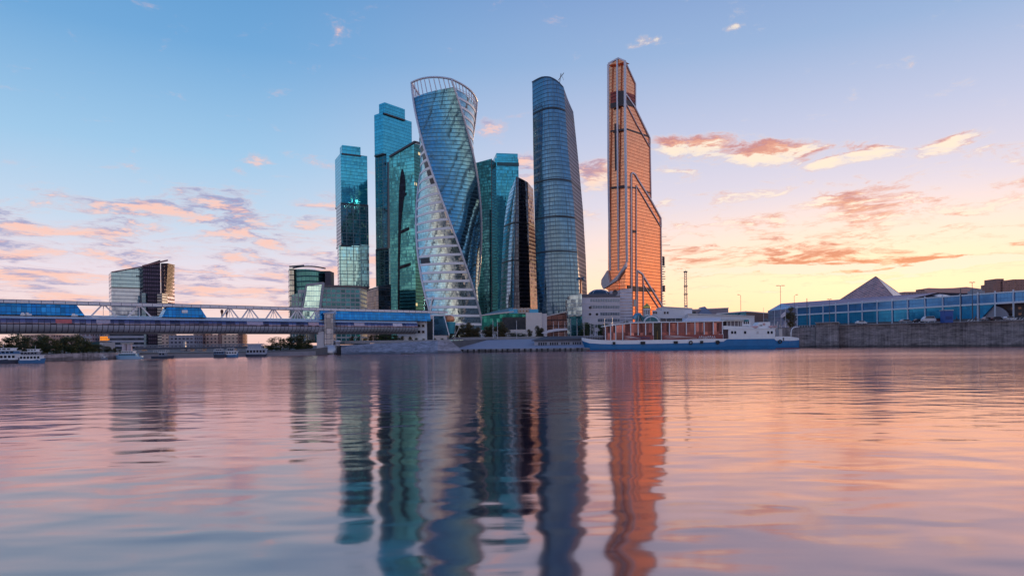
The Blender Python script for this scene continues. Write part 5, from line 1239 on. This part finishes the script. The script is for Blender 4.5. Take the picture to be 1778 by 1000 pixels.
# ------------------------------------------------------------------ trees
def make_tree_meshes(seed, h, cw, leafmat, n=1500, leaf=.42, bottom=.18, nm='tree'):
    rd = random.Random(seed); tr = MB()
    tr.tube([(0,0,0),(.05,.02,h*.2),(-.08,.05,h*.45),(0,0,h*.8)], [h*.03,h*.024,h*.017,h*.004], 7)
    for i in range(7):
        a = rd.uniform(0, 6.28); z = h*rd.uniform(.2,.6); r_ = cw*rd.uniform(.25,.42)
        tr.tube([(0,0,z),(r_*.5*math.cos(a),r_*.5*math.sin(a),z+h*.08),(r_*math.cos(a),r_*math.sin(a),z+h*.2)], [h*.012,h*.008,h*.002], 5)
    cm = MB(); lobes = []
    for i in range(18):
        a = rd.uniform(0, 6.28); zz = rd.uniform(bottom, .88) if i else .12; rr = cw*.5*(1-abs(zz-.5)*.9)*rd.uniform(.2,.75)
        lobes.append((Vector((rr*math.cos(a), rr*math.sin(a), h*zz)), cw*rd.uniform(.16,.28), h*rd.uniform(.09,.16)))
    for i in range(n):
        c, lr, lz = rd.choice(lobes); d = Vector((rd.gauss(0,1), rd.gauss(0,1), rd.gauss(0,1))).normalized()*rd.uniform(.55,1.08)
        p = c+Vector((d.x*lr, d.y*lr, d.z*lz)); nrm = Vector((rd.gauss(0,1), rd.gauss(0,1), rd.gauss(0,.8)+.5)).normalized()
        a = nrm.orthogonal().normalized(); b = nrm.cross(a); s_ = leaf*rd.uniform(.5,1.15); a *= s_*.5; b *= s_*.5*rd.uniform(.5,1)
        cm.face([p-a*.9-b*.3, p-b, p+a, p+b*.8])
    return tr, cm
BARK = mat('bark', (.07,.05,.035,1), .9, 0, .3)
LD = leaf_mat('dark_leaves', (.018,.040,.012,1), (.06,.085,.022,1)); LB = leaf_mat('brown_green_leaves', (.035,.040,.014,1), (.12,.09,.035,1))
protos = {}
for i, (sd_, h, cw, lm_) in enumerate(((11,8,7,LD),(12,8,8,LD),(13,8,6.5,LD),(14,8,5.6,LB),(15,8,4.4,LB))):
    protos[i] = make_tree_meshes(sd_, h, cw, lm_, 2600 if i < 3 else 2200, .46, .10) + (lm_,)
placed = {}
ORD = ['first','second','third','fourth','fifth','sixth','seventh','eighth','ninth','tenth','eleventh','twelfth']
def tree(px, Y, top, kind, zb, label, group=None, wide=1.0, pybase=590):
    zt = Z(px, top, Y); sc_ = max(.15, (zt-zb)/8.0*1.08); loc = (P(px, pybase, Y).x, Y, zb); rz = random.uniform(0, 6.28)
    if kind not in placed:
        r_ = thing('tree', label, 'tree', (0,0,0), group); tr, cm, lm_ = protos[kind]; obj('trunk', tr, BARK, r_, True); obj('crown', cm, lm_, r_)
        r_.location = loc; r_.rotation_euler = (0,0,rz); r_.scale = (sc_*wide, sc_*wide, sc_); placed[kind] = r_; return r_
    r_ = dup(placed[kind], loc, rz, (sc_*wide, sc_*wide, sc_), label)
    if group: r_['group'] = group
    elif 'group' in r_: del r_['group']
    return r_
# left grove: front row then back row
gl_ = 'dark green trees of the grove on the left river bank'
k = nb = nf = 0
for px, Y, top in ((-40,208,584),(-8,206,590),(14,214,583),(33,205,588),(48,216,582),(66,204,589),(82,215,583),(98,207,588),(112,216,584),(124,208,585),(137,217,586),(150,212,590),(30,226,580),(70,228,581),(112,230,582),(145,226,583)):
    if Y > 220: lab = ORD[nb]+' tree from the left in the back row of the left bank grove'; nb += 1
    else: lab = ORD[nf]+' tree from the left in the front row of the left bank grove'; nf += 1
    tree(px, Y, top, k % 3, 2.0, lab, gl_, 1.15); k += 1
for n_, (px, Y, top) in enumerate(((161,214,596),(172,220,597),(186,222,600),(199,224,603),(208,228,606))):
    tree(px, Y, top, 2, 1.9, ORD[n_]+' low tree from the left at the tapering end of the left bank grove', 'low trees at the end of the left grove', 1.5)
for n_, (px, Y, top, kk) in enumerate(((472,258,588,0),(487,256,585,1),(503,262,583,2),(516,258,581,0),(523,266,584,1),(536,262,588,2))):
    tree(px, Y, top, kk, 1.8, ORD[n_]+' tree from the left in the clump left of the bridge pylon', 'trees left of the bridge pylon', 1.25)
for n_, px in enumerate(range(612, 712, 11)):
    tree(px+random.uniform(-3,3), 273+random.uniform(-2,3), random.uniform(578,588), random.choice((0,2,4)), 4.4, ORD[n_]+' bush from the left on top of the stone bank under the footbridge', 'bushes under the footbridge', random.uniform(1.2,1.7))
for n_, (px, top) in enumerate(((722,586),(735,588),(755,587),(768,590))):
    tree(px, 279, top, 1, 5, ORD[n_]+' small bush from the left at the foot of the white bridge end building', 'bushes by the bridge end building', 1.5)
for n_, (px, top, kk) in enumerate(((783,571,3),(793,565,4),(804,562,3),(813,560,4),(822,563,3),(829,568,4))):
    tree(px, 306, top, kk, 5.6, ORD[n_]+' brownish tree from the left in the row at the foot of the twisted tower', 'trees at the foot of the twisted tower', 1.25)
for n_, (px, top, kk) in enumerate(((846,566,3),(851,564,4),(866,558,3),(876,562,3))):
    tree(px, 308, top, kk, 5.8, ORD[n_]+' brownish tree from the left before the green glass hall', 'trees before the green glass hall', 1.3)
for n_, (px, top, kk) in enumerate(((920,572,4),(935,566,4),(941,570,4))):
    tree(px, 310, top, kk, 5.8, ORD[n_]+' narrow small tree from the left before the pale concrete block', 'small trees before the pale concrete block', 1.3)
for n_, (px, top, kk) in enumerate(((1013,562,0),(1021,560,1),(1044,562,2),(1054,563,0),(1084,557,3),(1096,562,3))):
    tree(px, 312, top, kk, 6, ORD[n_]+' dark tree from the left before the pale grey office block', 'trees before the pale grey office block', 1.15)
for n_, (px, top) in enumerate(((890,577),(900,578),(909,579))):
    tree(px, 311, top, 1, 5.8, ORD[n_]+' low bush from the left between the green glass hall and the quay', 'low bushes by the green glass hall', 2.0)
tree(1372, 312, 532, 3, 9.3, 'single broad brownish tree at the left end of the exhibition hall', None, .85)

# ------------------------------------------------------------------ far buildings under the footbridge, railway bridge
fl1 = flats('salmon_flats', (.55,.36,.30,1), (.22,.16,.18,1), 3.2, 3.0, .45, .45); fl2 = flats('grey_flats', (.34,.32,.38,1), (.16,.15,.2,1), 3.2, 3.0, .6, .45); fl3 = flats('peach_flats', (.66,.46,.36,1), (.28,.22,.24,1), 3.4, 3.0, .45, .4)
for px0, px1, top, mt_, lab, yy in ((40,92,581,fl1,'salmon apartment block above the left grove under the footbridge',520),(94,134,581,fl3,'peach apartment block beside the salmon block behind the grove',530),(137,160,579,fl2,'grey apartment block left of the glowing yellow facade',500),(161,172,580,fl3,'narrow peach block right of the grey one behind the grove end',510),
        (281,292,580,fl3,'narrow peach block right of the dark louvred tower',560),(293,338,582,fl2,'long grey apartment block above the railway bridge',540),(336,356,579,fl3,'peach block with taller end above the railway bridge pier',560),(357,384,581,fl1,'salmon block in the middle of the row above the railway bridge',560),(385,418,581,fl3,'rightmost peach block of the row above the railway bridge',560)):
    Tb = thing('apartment_block', lab, 'building', (P((px0+px1)/2,590,yy).x, yy, 3), 'apartment blocks seen under the footbridge')
    m1 = MB(); m1.hull([(P(px0,590,yy).x,yy),(P(px1,590,yy).x,yy),(P(px1,590,yy).x,yy+14),(P(px0,590,yy).x,yy+14)], 2, Z(px0,top,yy)); obj('wall', m1, mt_, Tb)
    if px0 in (336,357,385):
        m1 = MB(); xa = P(px1-5,590,yy-.5).x; m1.hull([(xa,yy-.6),(P(px1,590,yy).x+.3,yy-.6),(P(px1,590,yy).x+.3,yy+10),(xa,yy+10)], 2, Z(px1,top-1.5,yy)); obj('stair_tower', m1, brick, Tb)
lg = thing('lit_facade', 'small building with glowing orange sunlit front under the footbridge', 'building', (P(180,590,505).x, 505, 3))
m1 = MB(); m1.hull([(P(172,590,505).x,505),(P(190,590,505).x,505),(P(190,590,505).x,515),(P(172,590,505).x,515)], 2, Z(180,583,505)); obj('wall', m1, fl3, lg)
m_, w_n = newmat('sun_glow_emission'); em = w_n.n('ShaderNodeEmission'); em.inputs[0].default_value = C(255,150,40); em.inputs[1].default_value = 1.0; finish(w_n, em)  # orange emission stands in for sunlight on the front
m1 = MB(); 
for i in range(5):
    for j in range(2): m1.box(P(174+i*2.8,590,504.8).x, P(176+i*2.8,590,504.8).x, 504.7, 505, Z(180,590.5-j*3.6,505), Z(180,588-j*3.6,505))
obj('sun_glow_panes', m1, m_, lg)
dk_ = thing('green_warehouse', 'dark green low warehouse behind the trees left of the banded office', 'building', (P(162,600,330).x, 330, 2))
m1 = MB(); m1.hull([(P(149,600,330).x,330),(P(173,600,330).x,330),(P(173,600,330).x,340),(P(149,600,330).x,340)], 1, Z(160,593.5,330)); obj('wall', m1, mat('dark_green_wall', (.02,.07,.08,1), .6, .2, .3), dk_)
m1 = MB(); m1.hull([(P(173.2,600,330).x,330),(P(179,600,330).x,330),(P(179,600,330).x,340),(P(173.2,600,330).x,340)], 1, Z(176,594.5,330)); obj('white_end', m1, LGREY, dk_)
sl_ = thing('silo_pair', 'pale pink twin silo tower on the bank under the footbridge', 'silo', (P(221,610,300).x, 300, 2))
for a in (216.5, 225):
    m1 = MB(); p = P(a,610,300); m1.lathe((p.x,p.y,1.5), [(1.05,0),(1.05,Z(a,597,300)-1.5),(0,Z(a,596.5,300)-1.4)], 14); obj('silo', m1, mat('pink_silo', (.55,.42,.44,1), .6, .1, .15), sl_, True)
m1 = MB(); m1.box(P(212,600,300).x, P(229.5,600,300).x, 298.8, 301.2, Z(220,597,300), Z(220,595.3,300)); obj('head_house', m1, CREAM, sl_)

def rail_bridge():
    Y0, Y1 = 300.0, 300.0; T = thing('railway_bridge', 'dark low railway truss bridge on stone piers beyond the footbridge', 'bridge', (P(350,605,300).x, 300, 0))
    x0, x1 = P(238,600,300).x, P(462,600,300).x; zd = Z(300,604.5,300); zt_ = Z(300,598.5,300)
    m = MB(); m.box(x0, x1, 298, 303, zd-.25, zd+.35); obj('deck', m, mat('bridge_steel', (.10,.10,.13,1), .6, .2, .3), T)
    tr = mat('truss_steel', (.24,.25,.30,1), .5, .3, .2)
    def truss(za, zb, name, y, step, w):
        m = MB(); n = int((x1-x0)/step)
        m.bar((x0,y,za),(x1,y,za),w*1.2); m.bar((x0,y,zb),(x1,y,zb),w*1.2)
        for i in range(n):
            xa = x0+i*step; m.bar((xa,y,za),(xa+step/2,y,zb),w); m.bar((xa+step/2,y,zb),(xa+step,y,za),w)
        obj(name, m, tr, T)
    truss(zd+.4, zt_, 'upper_truss', 298.2, 2.0, .16); truss(zd-1.2, zd-.3, 'lower_truss', 298.4, 1.6, .18); truss(zd+.4, zt_-.3, 'rear_truss', 302.6, 2.3, .14)
    for px in (247,321,331,350,404,436):
        w = .9 if px in (321,350) else .6; x = P(px,610,300).x; m = MB(); m.box(x-w, x+w, 298.6, 302.4, -1, zd-.9); m.box(x-w*1.25, x+w*1.25, 298.3, 302.7, zd-1.3, zd-.5); obj('pier', m, mat('pink_pier', (.46,.38,.38,1), .8, 0, .25, .5), T)
    m = MB(); x = P(324,598,300).x; m.box(x-.4, x+.4, 298, 299, zd, Z(324,592,300)); obj('signal_post', m, LGREY, T)
rail_bridge()

# ------------------------------------------------------------------ boats
def boat(name, label, px0, px1, Y, levels, hullc, sheer=.5, bow='right', extras=(), group=None):
    """levels: (x start fraction, x end fraction, z0, z1, material, window rows)"""
    xa, xb = P(px0,610,Y).x, P(px1,610,Y).x; L = xb-xa; hw = min(2.6, L*.13); T = thing(name, label, 'boat', ((xa+xb)/2, Y, 0), group)
    yc = Y+hw; m = MB(); n = 12; zd = levels[0][2]
    for i in range(n):
        def sec(f):
            g = f if bow == 'right' else 1-f
            w = hw*(1-max(0,(g-.72)/.28)**2*.92)*(1-.12*max(0,(.1-g)/.1)); zt_ = zd+sheer*max(0,(g-.5)/.5)**2
            xx = xa+L*f; xi = xx-(.06*L*max(0,(g-.85)/.15))*(1 if bow=='right' else -1)
            return xx, xi, w, zt_
        a, b = sec(i/n), sec((i+1)/n)
        for sg in (-1, 1): m.face([(a[1],yc+sg*a[2]*.85,-.5),(b[1],yc+sg*b[2]*.85,-.5),(b[0],yc+sg*b[2],b[3]),(a[0],yc+sg*a[2],a[3])])
        m.face([(a[0],yc-a[2],a[3]-.1),(b[0],yc-b[2],b[3]-.1),(b[0],yc+b[2],b[3]-.1),(a[0],yc+a[2],a[3]-.1)])
    for f in (0, 1):
        s_ = sec(f); m.face([(s_[1],yc-s_[2]*.85,-.5),(s_[1],yc+s_[2]*.85,-.5),(s_[0],yc+s_[2],s_[3]),(s_[0],yc-s_[2],s_[3])])
    obj('hull', m, hullc, T)
    for k, (f0, f1, z0, z1, mt, nw) in enumerate(levels):
        m = MB(); ww = hw*(.9-.1*k); m.box(xa+L*f0, xa+L*f1, yc-ww, yc+ww, z0, z1); c = obj('cabin' if k == 0 else 'upper_cabin', m, mt, T)
        m = MB(); m.box(xa+L*f0-.15, xa+L*f1+.25, yc-ww-.12, yc+ww+.12, z1+.01, z1+.12); obj('cabin_roof', m, WHITE, c)
        for i in range(nw):
            w_ = L*(f1-f0)/nw; xx = xa+L*f0+w_*(i+.18); m = MB(); m.box(xx, xx+w_*.64, yc-ww-.05, yc-ww+.05, z0+(z1-z0)*.35, z0+(z1-z0)*.82); obj('window', m, WINMAT, c)
    m = MB()
    zt_ = levels[-1][3]
    for i in range(9): m.bar((xa+L*(.1+.09*i),yc-hw*.8,levels[0][3]+.1),(xa+L*(.1+.09*i),yc-hw*.8,levels[0][3]+.7),.04)
    m.bar((xa+L*.1,yc-hw*.8,levels[0][3]+.7),(xa+L*.82,yc-hw*.8,levels[0][3]+.7),.05); obj('railing', m, WHITE, T)
    m = MB(); m.bar((xa+L*.6,yc,zt_),(xa+L*.6,yc,zt_+1.0),.07); obj('mast', m, LGREY, T)
    return T
hb = mat('boat_blue', (.04,.16,.34,1), .4, .1, .2); hw_ = mat('boat_white', (.74,.78,.84,1), .4, .1, .12); hg = mat('boat_grey', (.22,.26,.34,1), .5, .2, .2)
deep = mat('boat_dark_hull', (.03,.05,.09,1), .4, .1, .2)
boat('river_boat', 'white and blue passenger boat cut by the left edge of the view', -46, 28, 165, ((.03,.97,.9,2.2,hw_,10),(.10,.93,2.35,3.1,hb,8),(.3,.85,3.25,3.75,hw_,5)), deep)
boat('river_boat', 'white passenger boat with blue side panel moored right beside the leftmost boat', 31, 75, 164, ((.05,.86,.75,1.9,hw_,6),(.08,.75,2.05,2.8,mat('boat_shade_cabin',(.13,.15,.22,1),.4,.2,.2),5),(.35,.7,2.9,3.4,hw_,3)), hb)
boat('motor_yacht', 'pale blue motor yacht with raked cabin below the silo tower', 197, 243, 208, ((.18,.82,.9,1.7,mat('yacht_blue',(.22,.46,.66,1),.35,.2,.15),7),(.30,.72,1.85,2.45,hw_,5)), mat('yacht_hull',(.30,.50,.68,1),.35,.2,.1), .4, 'left')
boat('small_boat', 'tiny low open boat between the left grove and the pale blue yacht', 163, 184, 204, ((.3,.8,.45,.9,hw_,3),), hg, .2, 'left')
boat('barge', 'low dark barge with small wheelhouse moored right of the pale blue yacht', 262, 300, 212, ((.35,.62,.7,1.9,hg,2),), deep, .2)
boat('river_boat', 'bluish grey boat at the left of the pair below the railway bridge', 369, 391, 222, ((.1,.85,.9,2.0,mat('slate_cabin',(.12,.2,.34,1),.4,.2,.2),4),(.25,.7,2.1,2.7,hg,3)), deep, .5, 'left')
boat('river_boat', 'pale boat with stepped decks at the right of the pair below the railway bridge', 390, 413, 223, ((.1,.9,.8,1.9,hw_,4),(.2,.65,2.0,2.9,hg,3)), hb, .5)
boat('houseboat', 'two storey grey houseboat with writing on its side left of the tree clump', 426, 462, 228, ((.04,.96,.8,2.5,mat('houseboat_grey',(.34,.38,.48,1),.5,.1,.15),6),(.10,.7,2.65,4.2,mat('houseboat_upper',(.26,.30,.40,1),.5,.1,.2),0)), deep, .1)

# ------------------------------------------------------------------ poles, lamps, masts
def pole(px, Y, top, zb, first, grp, label):
    zt = Z(px, top, Y); x = P(px, (top+590)/2, Y).x
    if 'p' not in first:
        m = MB(); m.lathe((0,0,0), [(.13,0),(.13,.4),(.09,.45),(.05,10),(0,10.02)], 8); o = obj('flagpole', m, mat('pole_white', (.62,.62,.68,1), .4, .2, .05), off=(0,0,0)); first['p'] = o
    else:
        o = first['p'].copy(); COL.objects.link(o)
    o.location = (x, Y, zb); o.scale = (1.3, 1.3, (zt-zb)/10); tag(o, label, 'flagpole', grp)
fp = {}
for n_, px in enumerate((790,856,864,897,948,961,970,981)): pole(px, 302, 560 if px in (790,) else (556 if px < 900 else 558), 5.7, fp, 'flagpoles on the quay left of the ship', ORD[n_]+' thin white pole from the left standing along the quay left of the cargo ship')
for n_, px in enumerate((991,1002,1014,1025,1037,1050)): pole(px, 304, 553, 6, fp, 'flagpoles before the pale grey office', ORD[n_]+' thin white pole from the left standing in front of the pale grey office block')
for n_, px in enumerate((1063,1086,1103,1109,1129)): pole(px, 305, 548, 7.2, fp, 'flagpoles behind the ship near the church', ORD[n_]+' thin white pole from the left rising behind the ship beside the white church')
for n_, px in enumerate((1157,1173,1187,1207,1236,1253,1269)): pole(px, 306, 547, 8, fp, 'flagpoles behind the ship and before the white terminals', ORD[n_]+' thin white pole from the left rising behind the ship before the low white terminals')
for n_, px in enumerate((1326,1345,1356,1364)): pole(px, 307, 534, 9.3, fp, 'flagpoles at the ship stern', ORD[n_]+' white pole from the left standing near the left end of the exhibition hall')
m1 = MB(); p = P(1364,541,307); m1.face([p, p+Vector((-1.2,0,-.6)), p+Vector((-2.6,.2,-2.4)), p+Vector((-1.6,.3,-2.9)), p+Vector((-.2,0,-2.0))]); tag(obj('flag', m1, mat('white_flag', (.65,.60,.66,1), .6, 0, .1), off=p), 'drooping white flag on the pole before the single tree', 'flag')
def lamp(px, Y, top, zb, arms, label, thick=.12, base_dark=.5):
    zt = Z(px, top, Y); x = P(px, top, Y).x; T = thing('street_lamp', label, 'street lamp', (x, Y, zb))
    m = MB(); m.tube([(x,Y,zb),(x,Y,lerp(zb,zt,base_dark)),(x,Y,lerp(zb,zt,base_dark)+.02),(x,Y,zt)], [thick*1.6,thick*1.5,thick*.8,thick*.7], 8); obj('post', m, DGREY, T)
    for dx, dz in arms:
        m = MB(); m.tube([(x,Y,zt-.1),(x+dx*.6,Y,zt+dz*.8),(x+dx,Y,zt+dz)], [thick*.6,thick*.5,thick*.5], 6); obj('arm', m, DGREY, T)
        m = MB(); s_ = 1 if dx > 0 else -1; m.extr([(x+dx-s_*.15,Y-.2,zt+dz-.12),(x+dx+s_*.75,Y-.2,zt+dz-.1),(x+dx+s_*.65,Y-.2,zt+dz+.12),(x+dx-s_*.1,Y-.2,zt+dz+.16)], (0,.4,0)); obj('lamp_head', m, DGREY, T)
    return T
lamp(1286, 330, 513, 9, ((-.9,.4),), 'street lamp with one arm to the left above the blue pavilion roofs', .14)
lamp(1355, 312, 496, 9, ((-1.3,0),(1.3,0),(-.6,.02),(.6,.02)), 'tall T shaped lamp mast left of the exhibition hall roof', .14, .3)
lamp(1379, 310, 514, 9, ((1.0,.6),), 'street lamp with one arm to the right beside the single tree', .12)
lamp(1440, 296, 520, 10.6, ((-.3,.1),(.3,.1)), 'short lamp rising over the projecting wall bay', .1)
lamp(1688, 262, 491, 9.5, ((-.35,.15),(.35,.15)), 'tall dark lamp post before the right part of the blue hall', .13)
lamp(1700, 264, 505, 9.5, ((-.9,.6),), 'slimmer lamp with curved arm just right of the tall dark lamp post', .09)
lamp(1196, 316, 560, 8.5, ((.5,.2),), 'small lamp behind the ship before the white terminal', .07)
for px, Y, top, lab in ((1401,308,518,'plain dark post without lamp before the left end of the hall'),(1668,264,500,'thick brown post without lamp before the blue hall')):
    m1 = MB(); x = P(px,top,Y).x; m1.tube([(x,Y,9.4),(x,Y,Z(px,top,Y))], [.2,.15], 8); tag(obj('post', m1, DGREY, off=(x,Y,9.4)), lab, 'post')
# lattice chimney mast
def lattice(px, Y, top, zb, w):
    zt = Z(px, top, Y); x = P(px, 500, Y).x; T = thing('lattice_mast', 'tall lattice mast on the low white building right of the copper tower', 'mast', (x, Y, zb))
    m = MB(); n = 22; q = [(-w,-w),(w,-w),(w,w),(-w,w)]
    for a, b in q: m.bar((x+a,Y+b,zb),(x+a*.6,Y+b*.6,zt),.16)
    for i in range(n):
        z0, z1 = lerp(zb,zt,i/n), lerp(zb,zt,(i+1)/n)
        for k in range(4):
            a, b = q[k], q[(k+1)%4]; s0, s1 = 1-.4*i/n, 1-.4*(i+1)/n
            m.bar((x+a[0]*s0,Y+a[1]*s0,z0),(x+b[0]*s1,Y+b[1]*s1,z1),.1)
    obj('lattice', m, mat('mast_pinkish', (.50,.34,.30,1), .6, .2, .2), T)
    for py in (497, 511):
        m = MB(); z = Z(px,py,Y); m.box(x-w*1.1, x+w*1.1, Y-w*1.1, Y+w*1.1, z-.25, z+.25); obj('platform', m, DGREY, T)
    m = MB(); m.box(x-.9, x+.9, Y-.9, Y+.9, zt, zt+.7); m.bar((x,Y,zt),(x,Y,zt+1.8),.1); obj('head', m, DGREY, T)
lattice(1190.5, 380, 473, 9, .85)
# palm-shaped sculpture
pl_ = thing('palm_sculpture', 'artificial palm tree with teal fronds on a copper trunk before the wedge tower', 'sculpture', (P(1008,560,345).x, 345, 6))
m1 = MB(); p = P(1008,484,345); m1.tube([(p.x,345,6),(p.x,345,p.z)], [.9,.55], 10); obj('trunk', m1, mat('copper_trunk', (.45,.18,.10,1), .5, .3, .25), pl_)
m1 = MB()
for i in range(16):
    a = 2*math.pi*i/16; 
    for s_ in (1,):
        el = random.uniform(-.5, .9); pts_ = [p+Vector((math.cos(a)*t*2.5, math.sin(a)*t*2.5, el*t*1.8-1.1*t*t)) for t in (0,.35,.7,1.0)]
        m1.tube(pts_, [.15,.3,.22,.04], 4)
obj('fronds', m1, mat('teal_frond', (.06,.16,.22,1), .5, .2, .2), pl_)

# ------------------------------------------------------------------ right embankment: cars, kiosk, railing, people
ks = thing('blue_kiosk', 'square blue kiosk with pale roof standing before the exhibition hall', 'kiosk', (P(1647,550,258).x, 258, 9.5))
x0, x1 = P(1640,548,258).x, P(1655,548,258).x
m1 = MB(); m1.box(x0, x1, 258, 260.6, 9.5, Z(1647,539.2,258)); obj('body', m1, mat('kiosk_blue', (.03,.09,.32,1), .5, .1, .2), ks)
m1 = MB(); m1.box(x0-.15, x1+.15, 257.8, 260.8, Z(1647,539.2,258)+.01, Z(1647,538,258)); obj('roof', m1, LGREY, ks)
m1 = MB(); m1.box(x0+.4, x1-.4, 257.9, 258.05, 10.8, 12.0); obj('shutter', m1, mat('kiosk_shutter', (.02,.05,.2,1), .5, .2), ks)
def car(px, Y, zb, col, label, van=False, rz=0.0):
    x = P(px, 555, Y).x; T = thing('van' if van else 'parked_car', label, 'van' if van else 'car', (x, Y, zb)); o = Vector((x, Y, zb))
    L = 5.2 if van else 4.4; hgt = 2.2 if van else 1.45
    side = [(-L/2,.35),(-L/2,.95),(-L*.40,hgt*.72),(-L*.28,hgt),(L*.22 if not van else L*.34,hgt),(L*.36 if not van else L*.42,hgt*.66),(L*.47,hgt*.55),(L/2,.7),(L/2,.35)]
    m = MB(); m.extr([o+Vector((a,-.85,b)) for a, b in side], (0,1.7,0)); obj('body', m, col, T)
    g = [(-L*.34,hgt*.70),(-L*.26,hgt*.94),(L*.20 if not van else L*.33,hgt*.94),(L*.32 if not van else L*.39,hgt*.68)]
    m = MB(); m.extr([o+Vector((a,-.88,b)) for a, b in g], (0,1.76,0)); obj('windows', m, WINMAT, T)
    for a in (-L*.32, L*.32):
        for b in (-.82, .62):
            w_ = MB(); w_.tube([o+Vector((a,b,.33)), o+Vector((a,b+.2,.33))], .33, 14); wo = obj('wheel', w_, BLACK, T)
    for a, c_ in ((-L/2+.02,(.5,.03,.02,1)),(L/2-.02,(.8,.8,.75,1))):
        m = MB(); m.box(o.x+a-.05, o.x+a+.05, Y-.8, Y-.45, zb+.62, zb+.82); obj('tail_light' if a < 0 else 'headlight', m, mat('lamp_lens', c_, .2), T)
cw_ = mat('car_white', (.62,.62,.66,1), .3, .1, .06); cs_ = mat('car_silver', (.38,.38,.42,1), .3, .5, .06); cd_ = mat('car_dark', (.05,.05,.07,1), .25, .4, .06); crd = mat('car_brown', (.16,.06,.06,1), .3, .3, .06)
car(1612, 262, 9.95, cw_, 'white parked van on the embankment left of the blue kiosk', True)
car(1629, 262.5, 9.95, crd, 'dark brownish car between the white van and the blue kiosk')
car(1572, 272, 9.95, cs_, 'silver car on the embankment halfway along the blue hall')
car(1596, 268, 9.95, cd_, 'dark car just left of the white van')
car(1730, 252, 9.95, cd_, 'dark car before the hall entrance arch')
car(1752, 251, 9.95, cw_, 'white car near the right edge before the hall entrance')
car(1715, 254, 9.95, cs_, 'silver car right of the tall lamp posts')
car(1495, 286, 9.95, cw_, 'white car on the embankment right of the projecting wall bay')
# railing on the wall, in sections
rl = thing('wall_railing', 'low pale balustrade running along the top of the granite river wall', 'railing', (P(1600,556,274).x, 274, 10))
for a, b, tt in ((S(1384,304.5,9.3), S(1416,300.2,9.3), 'balustrade'), (S(1459,295.2,10.0), S(1600,273.6,10.0), 'rail_section'), (S(1600,273.6,10.0), S(1778,245.6,10.0), 'rail_section'), (S(1778,245.6,10.0), S(2000,227,10.0), 'rail_section')):
    a, b = Vector(a), Vector(b); n_ = int((b-a).length/1.1); m1 = MB()
    m1.bar(a+Vector((0,0,.75)), b+Vector((0,0,.75)), .09)
    for i in range(n_+1):
        p = a.lerp(b, i/n_); m1.bar(p, p+Vector((0,0,.78)), .10 if tt == 'rail_section' else .22)
    obj(tt, m1, mat('rail_pale', (.45,.42,.46,1), .5, .2) if tt == 'balustrade' else DGREY, rl)
for px in (1563,1580,1606,1680,1756):
    pa = Vector(S(px,271.5-(px-1600)*.15,10.0)); m1 = MB(); 
    for i in range(4): m1.bar(pa+Vector((i*.9,-i*.55,0)), pa+Vector((i*.9+.7,-i*.55-.4,.75)), .16)
    tag(obj('barrier', m1, WHITE, off=pa), ORD[(1563,1580,1606,1680,1756).index(px)]+' white slanted barrier from the left on the granite wall', 'barrier', 'white barriers on the river wall')

def person(px, Y, zb, label, shirt, trousers, rz):
    x = P(px, 555, Y).x; T = thing('person', label, 'person', (x, Y, zb)); o = Vector((x, Y, zb))
    J = {'pel':(0,0,.95),'spn':(0,0,1.2),'chs':(0,.01,1.40),'nck':(0,0,1.52),'hd0':(0,-.01,1.62),'hd1':(0,-.01,1.72)}
    V = [(0,0,.95),(0,0,1.18),(0,.01,1.40),(0,0,1.50),(0,-.02,1.60),(0,-.01,1.70)]; E_ = [(0,1),(1,2),(2,3),(3,4),(4,5)]; Rr = [.15,.14,.15,.06,.09,.085]
    for s_ in (-1,1):
        i = len(V); V += [(s_*.19,0,1.40),(s_*.24,.02,1.12),(s_*.25,-.06,.88),(s_*.25,-.08,.78)]; E_ += [(2,i),(i,i+1),(i+1,i+2),(i+2,i+3)]; Rr += [.06,.05,.04,.035]
        i = len(V); V += [(s_*.10,0,.88),(s_*.12,-.03*s_,.48),(s_*.13,.02*s_,.08),(s_*.14,-.12,.04)]; E_ += [(0,i),(i,i+1),(i+1,i+2),(i+2,i+3)]; Rr += [.10,.075,.055,.045]
    me = bpy.data.meshes.new('body'); me.from_pydata(V, E_, []); ob = bpy.data.objects.new('body', me); COL.objects.link(ob); ob.parent = T; ob.rotation_euler = (0,0,rz)
    sk = ob.modifiers.new('skin', 'SKIN'); sub = ob.modifiers.new('sub', 'SUBSURF'); sub.levels = 2; sub.render_levels = 2
    for v, r_ in zip(me.skin_vertices[0].data, Rr): v.radius = (r_, r_)
    me.skin_vertices[0].data[0].use_root = True
    me.materials.append(shirt)
    m = MB(); m.lathe((0,0,0), [(.17,.93),(.14,.85)], 10)
    h = MB(); h.lathe((o.x,o.y+.01,o.z+1.64), [(.10,0),(.105,.06),(.08,.14),(0,.17)], 12); obj('hair', h, mat('hair_dark', (.03,.02,.015,1), .7), T, True)
    for s_ in (-1,1):
        h = MB(); h.tube([o+Vector((s_*.10,0,.92)), o+Vector((s_*.12,-.03*s_,.48)), o+Vector((s_*.13,.02*s_,.10))], [.115,.09,.07], 10); obj('trouser_leg', h, trousers, T, True)
person(1661, 252.5, 9.98, 'person in dark clothes standing at the river wall right of the blue kiosk', mat('shirt_dark',(.08,.07,.09,1),.8), mat('trousers_dark',(.03,.03,.05,1),.8), .3)
person(1694, 250.5, 9.98, 'person in brownish top leaning near the tall dark lamp post', mat('shirt_brown',(.16,.08,.07,1),.8), mat('trousers_black',(.02,.02,.03,1),.8), -.5)
person(1768, 245.2, 9.98, 'person in black at the river wall by the right edge of the view', mat('shirt_black',(.03,.03,.04,1),.8), mat('trousers_grey',(.06,.06,.08,1),.8), .8)
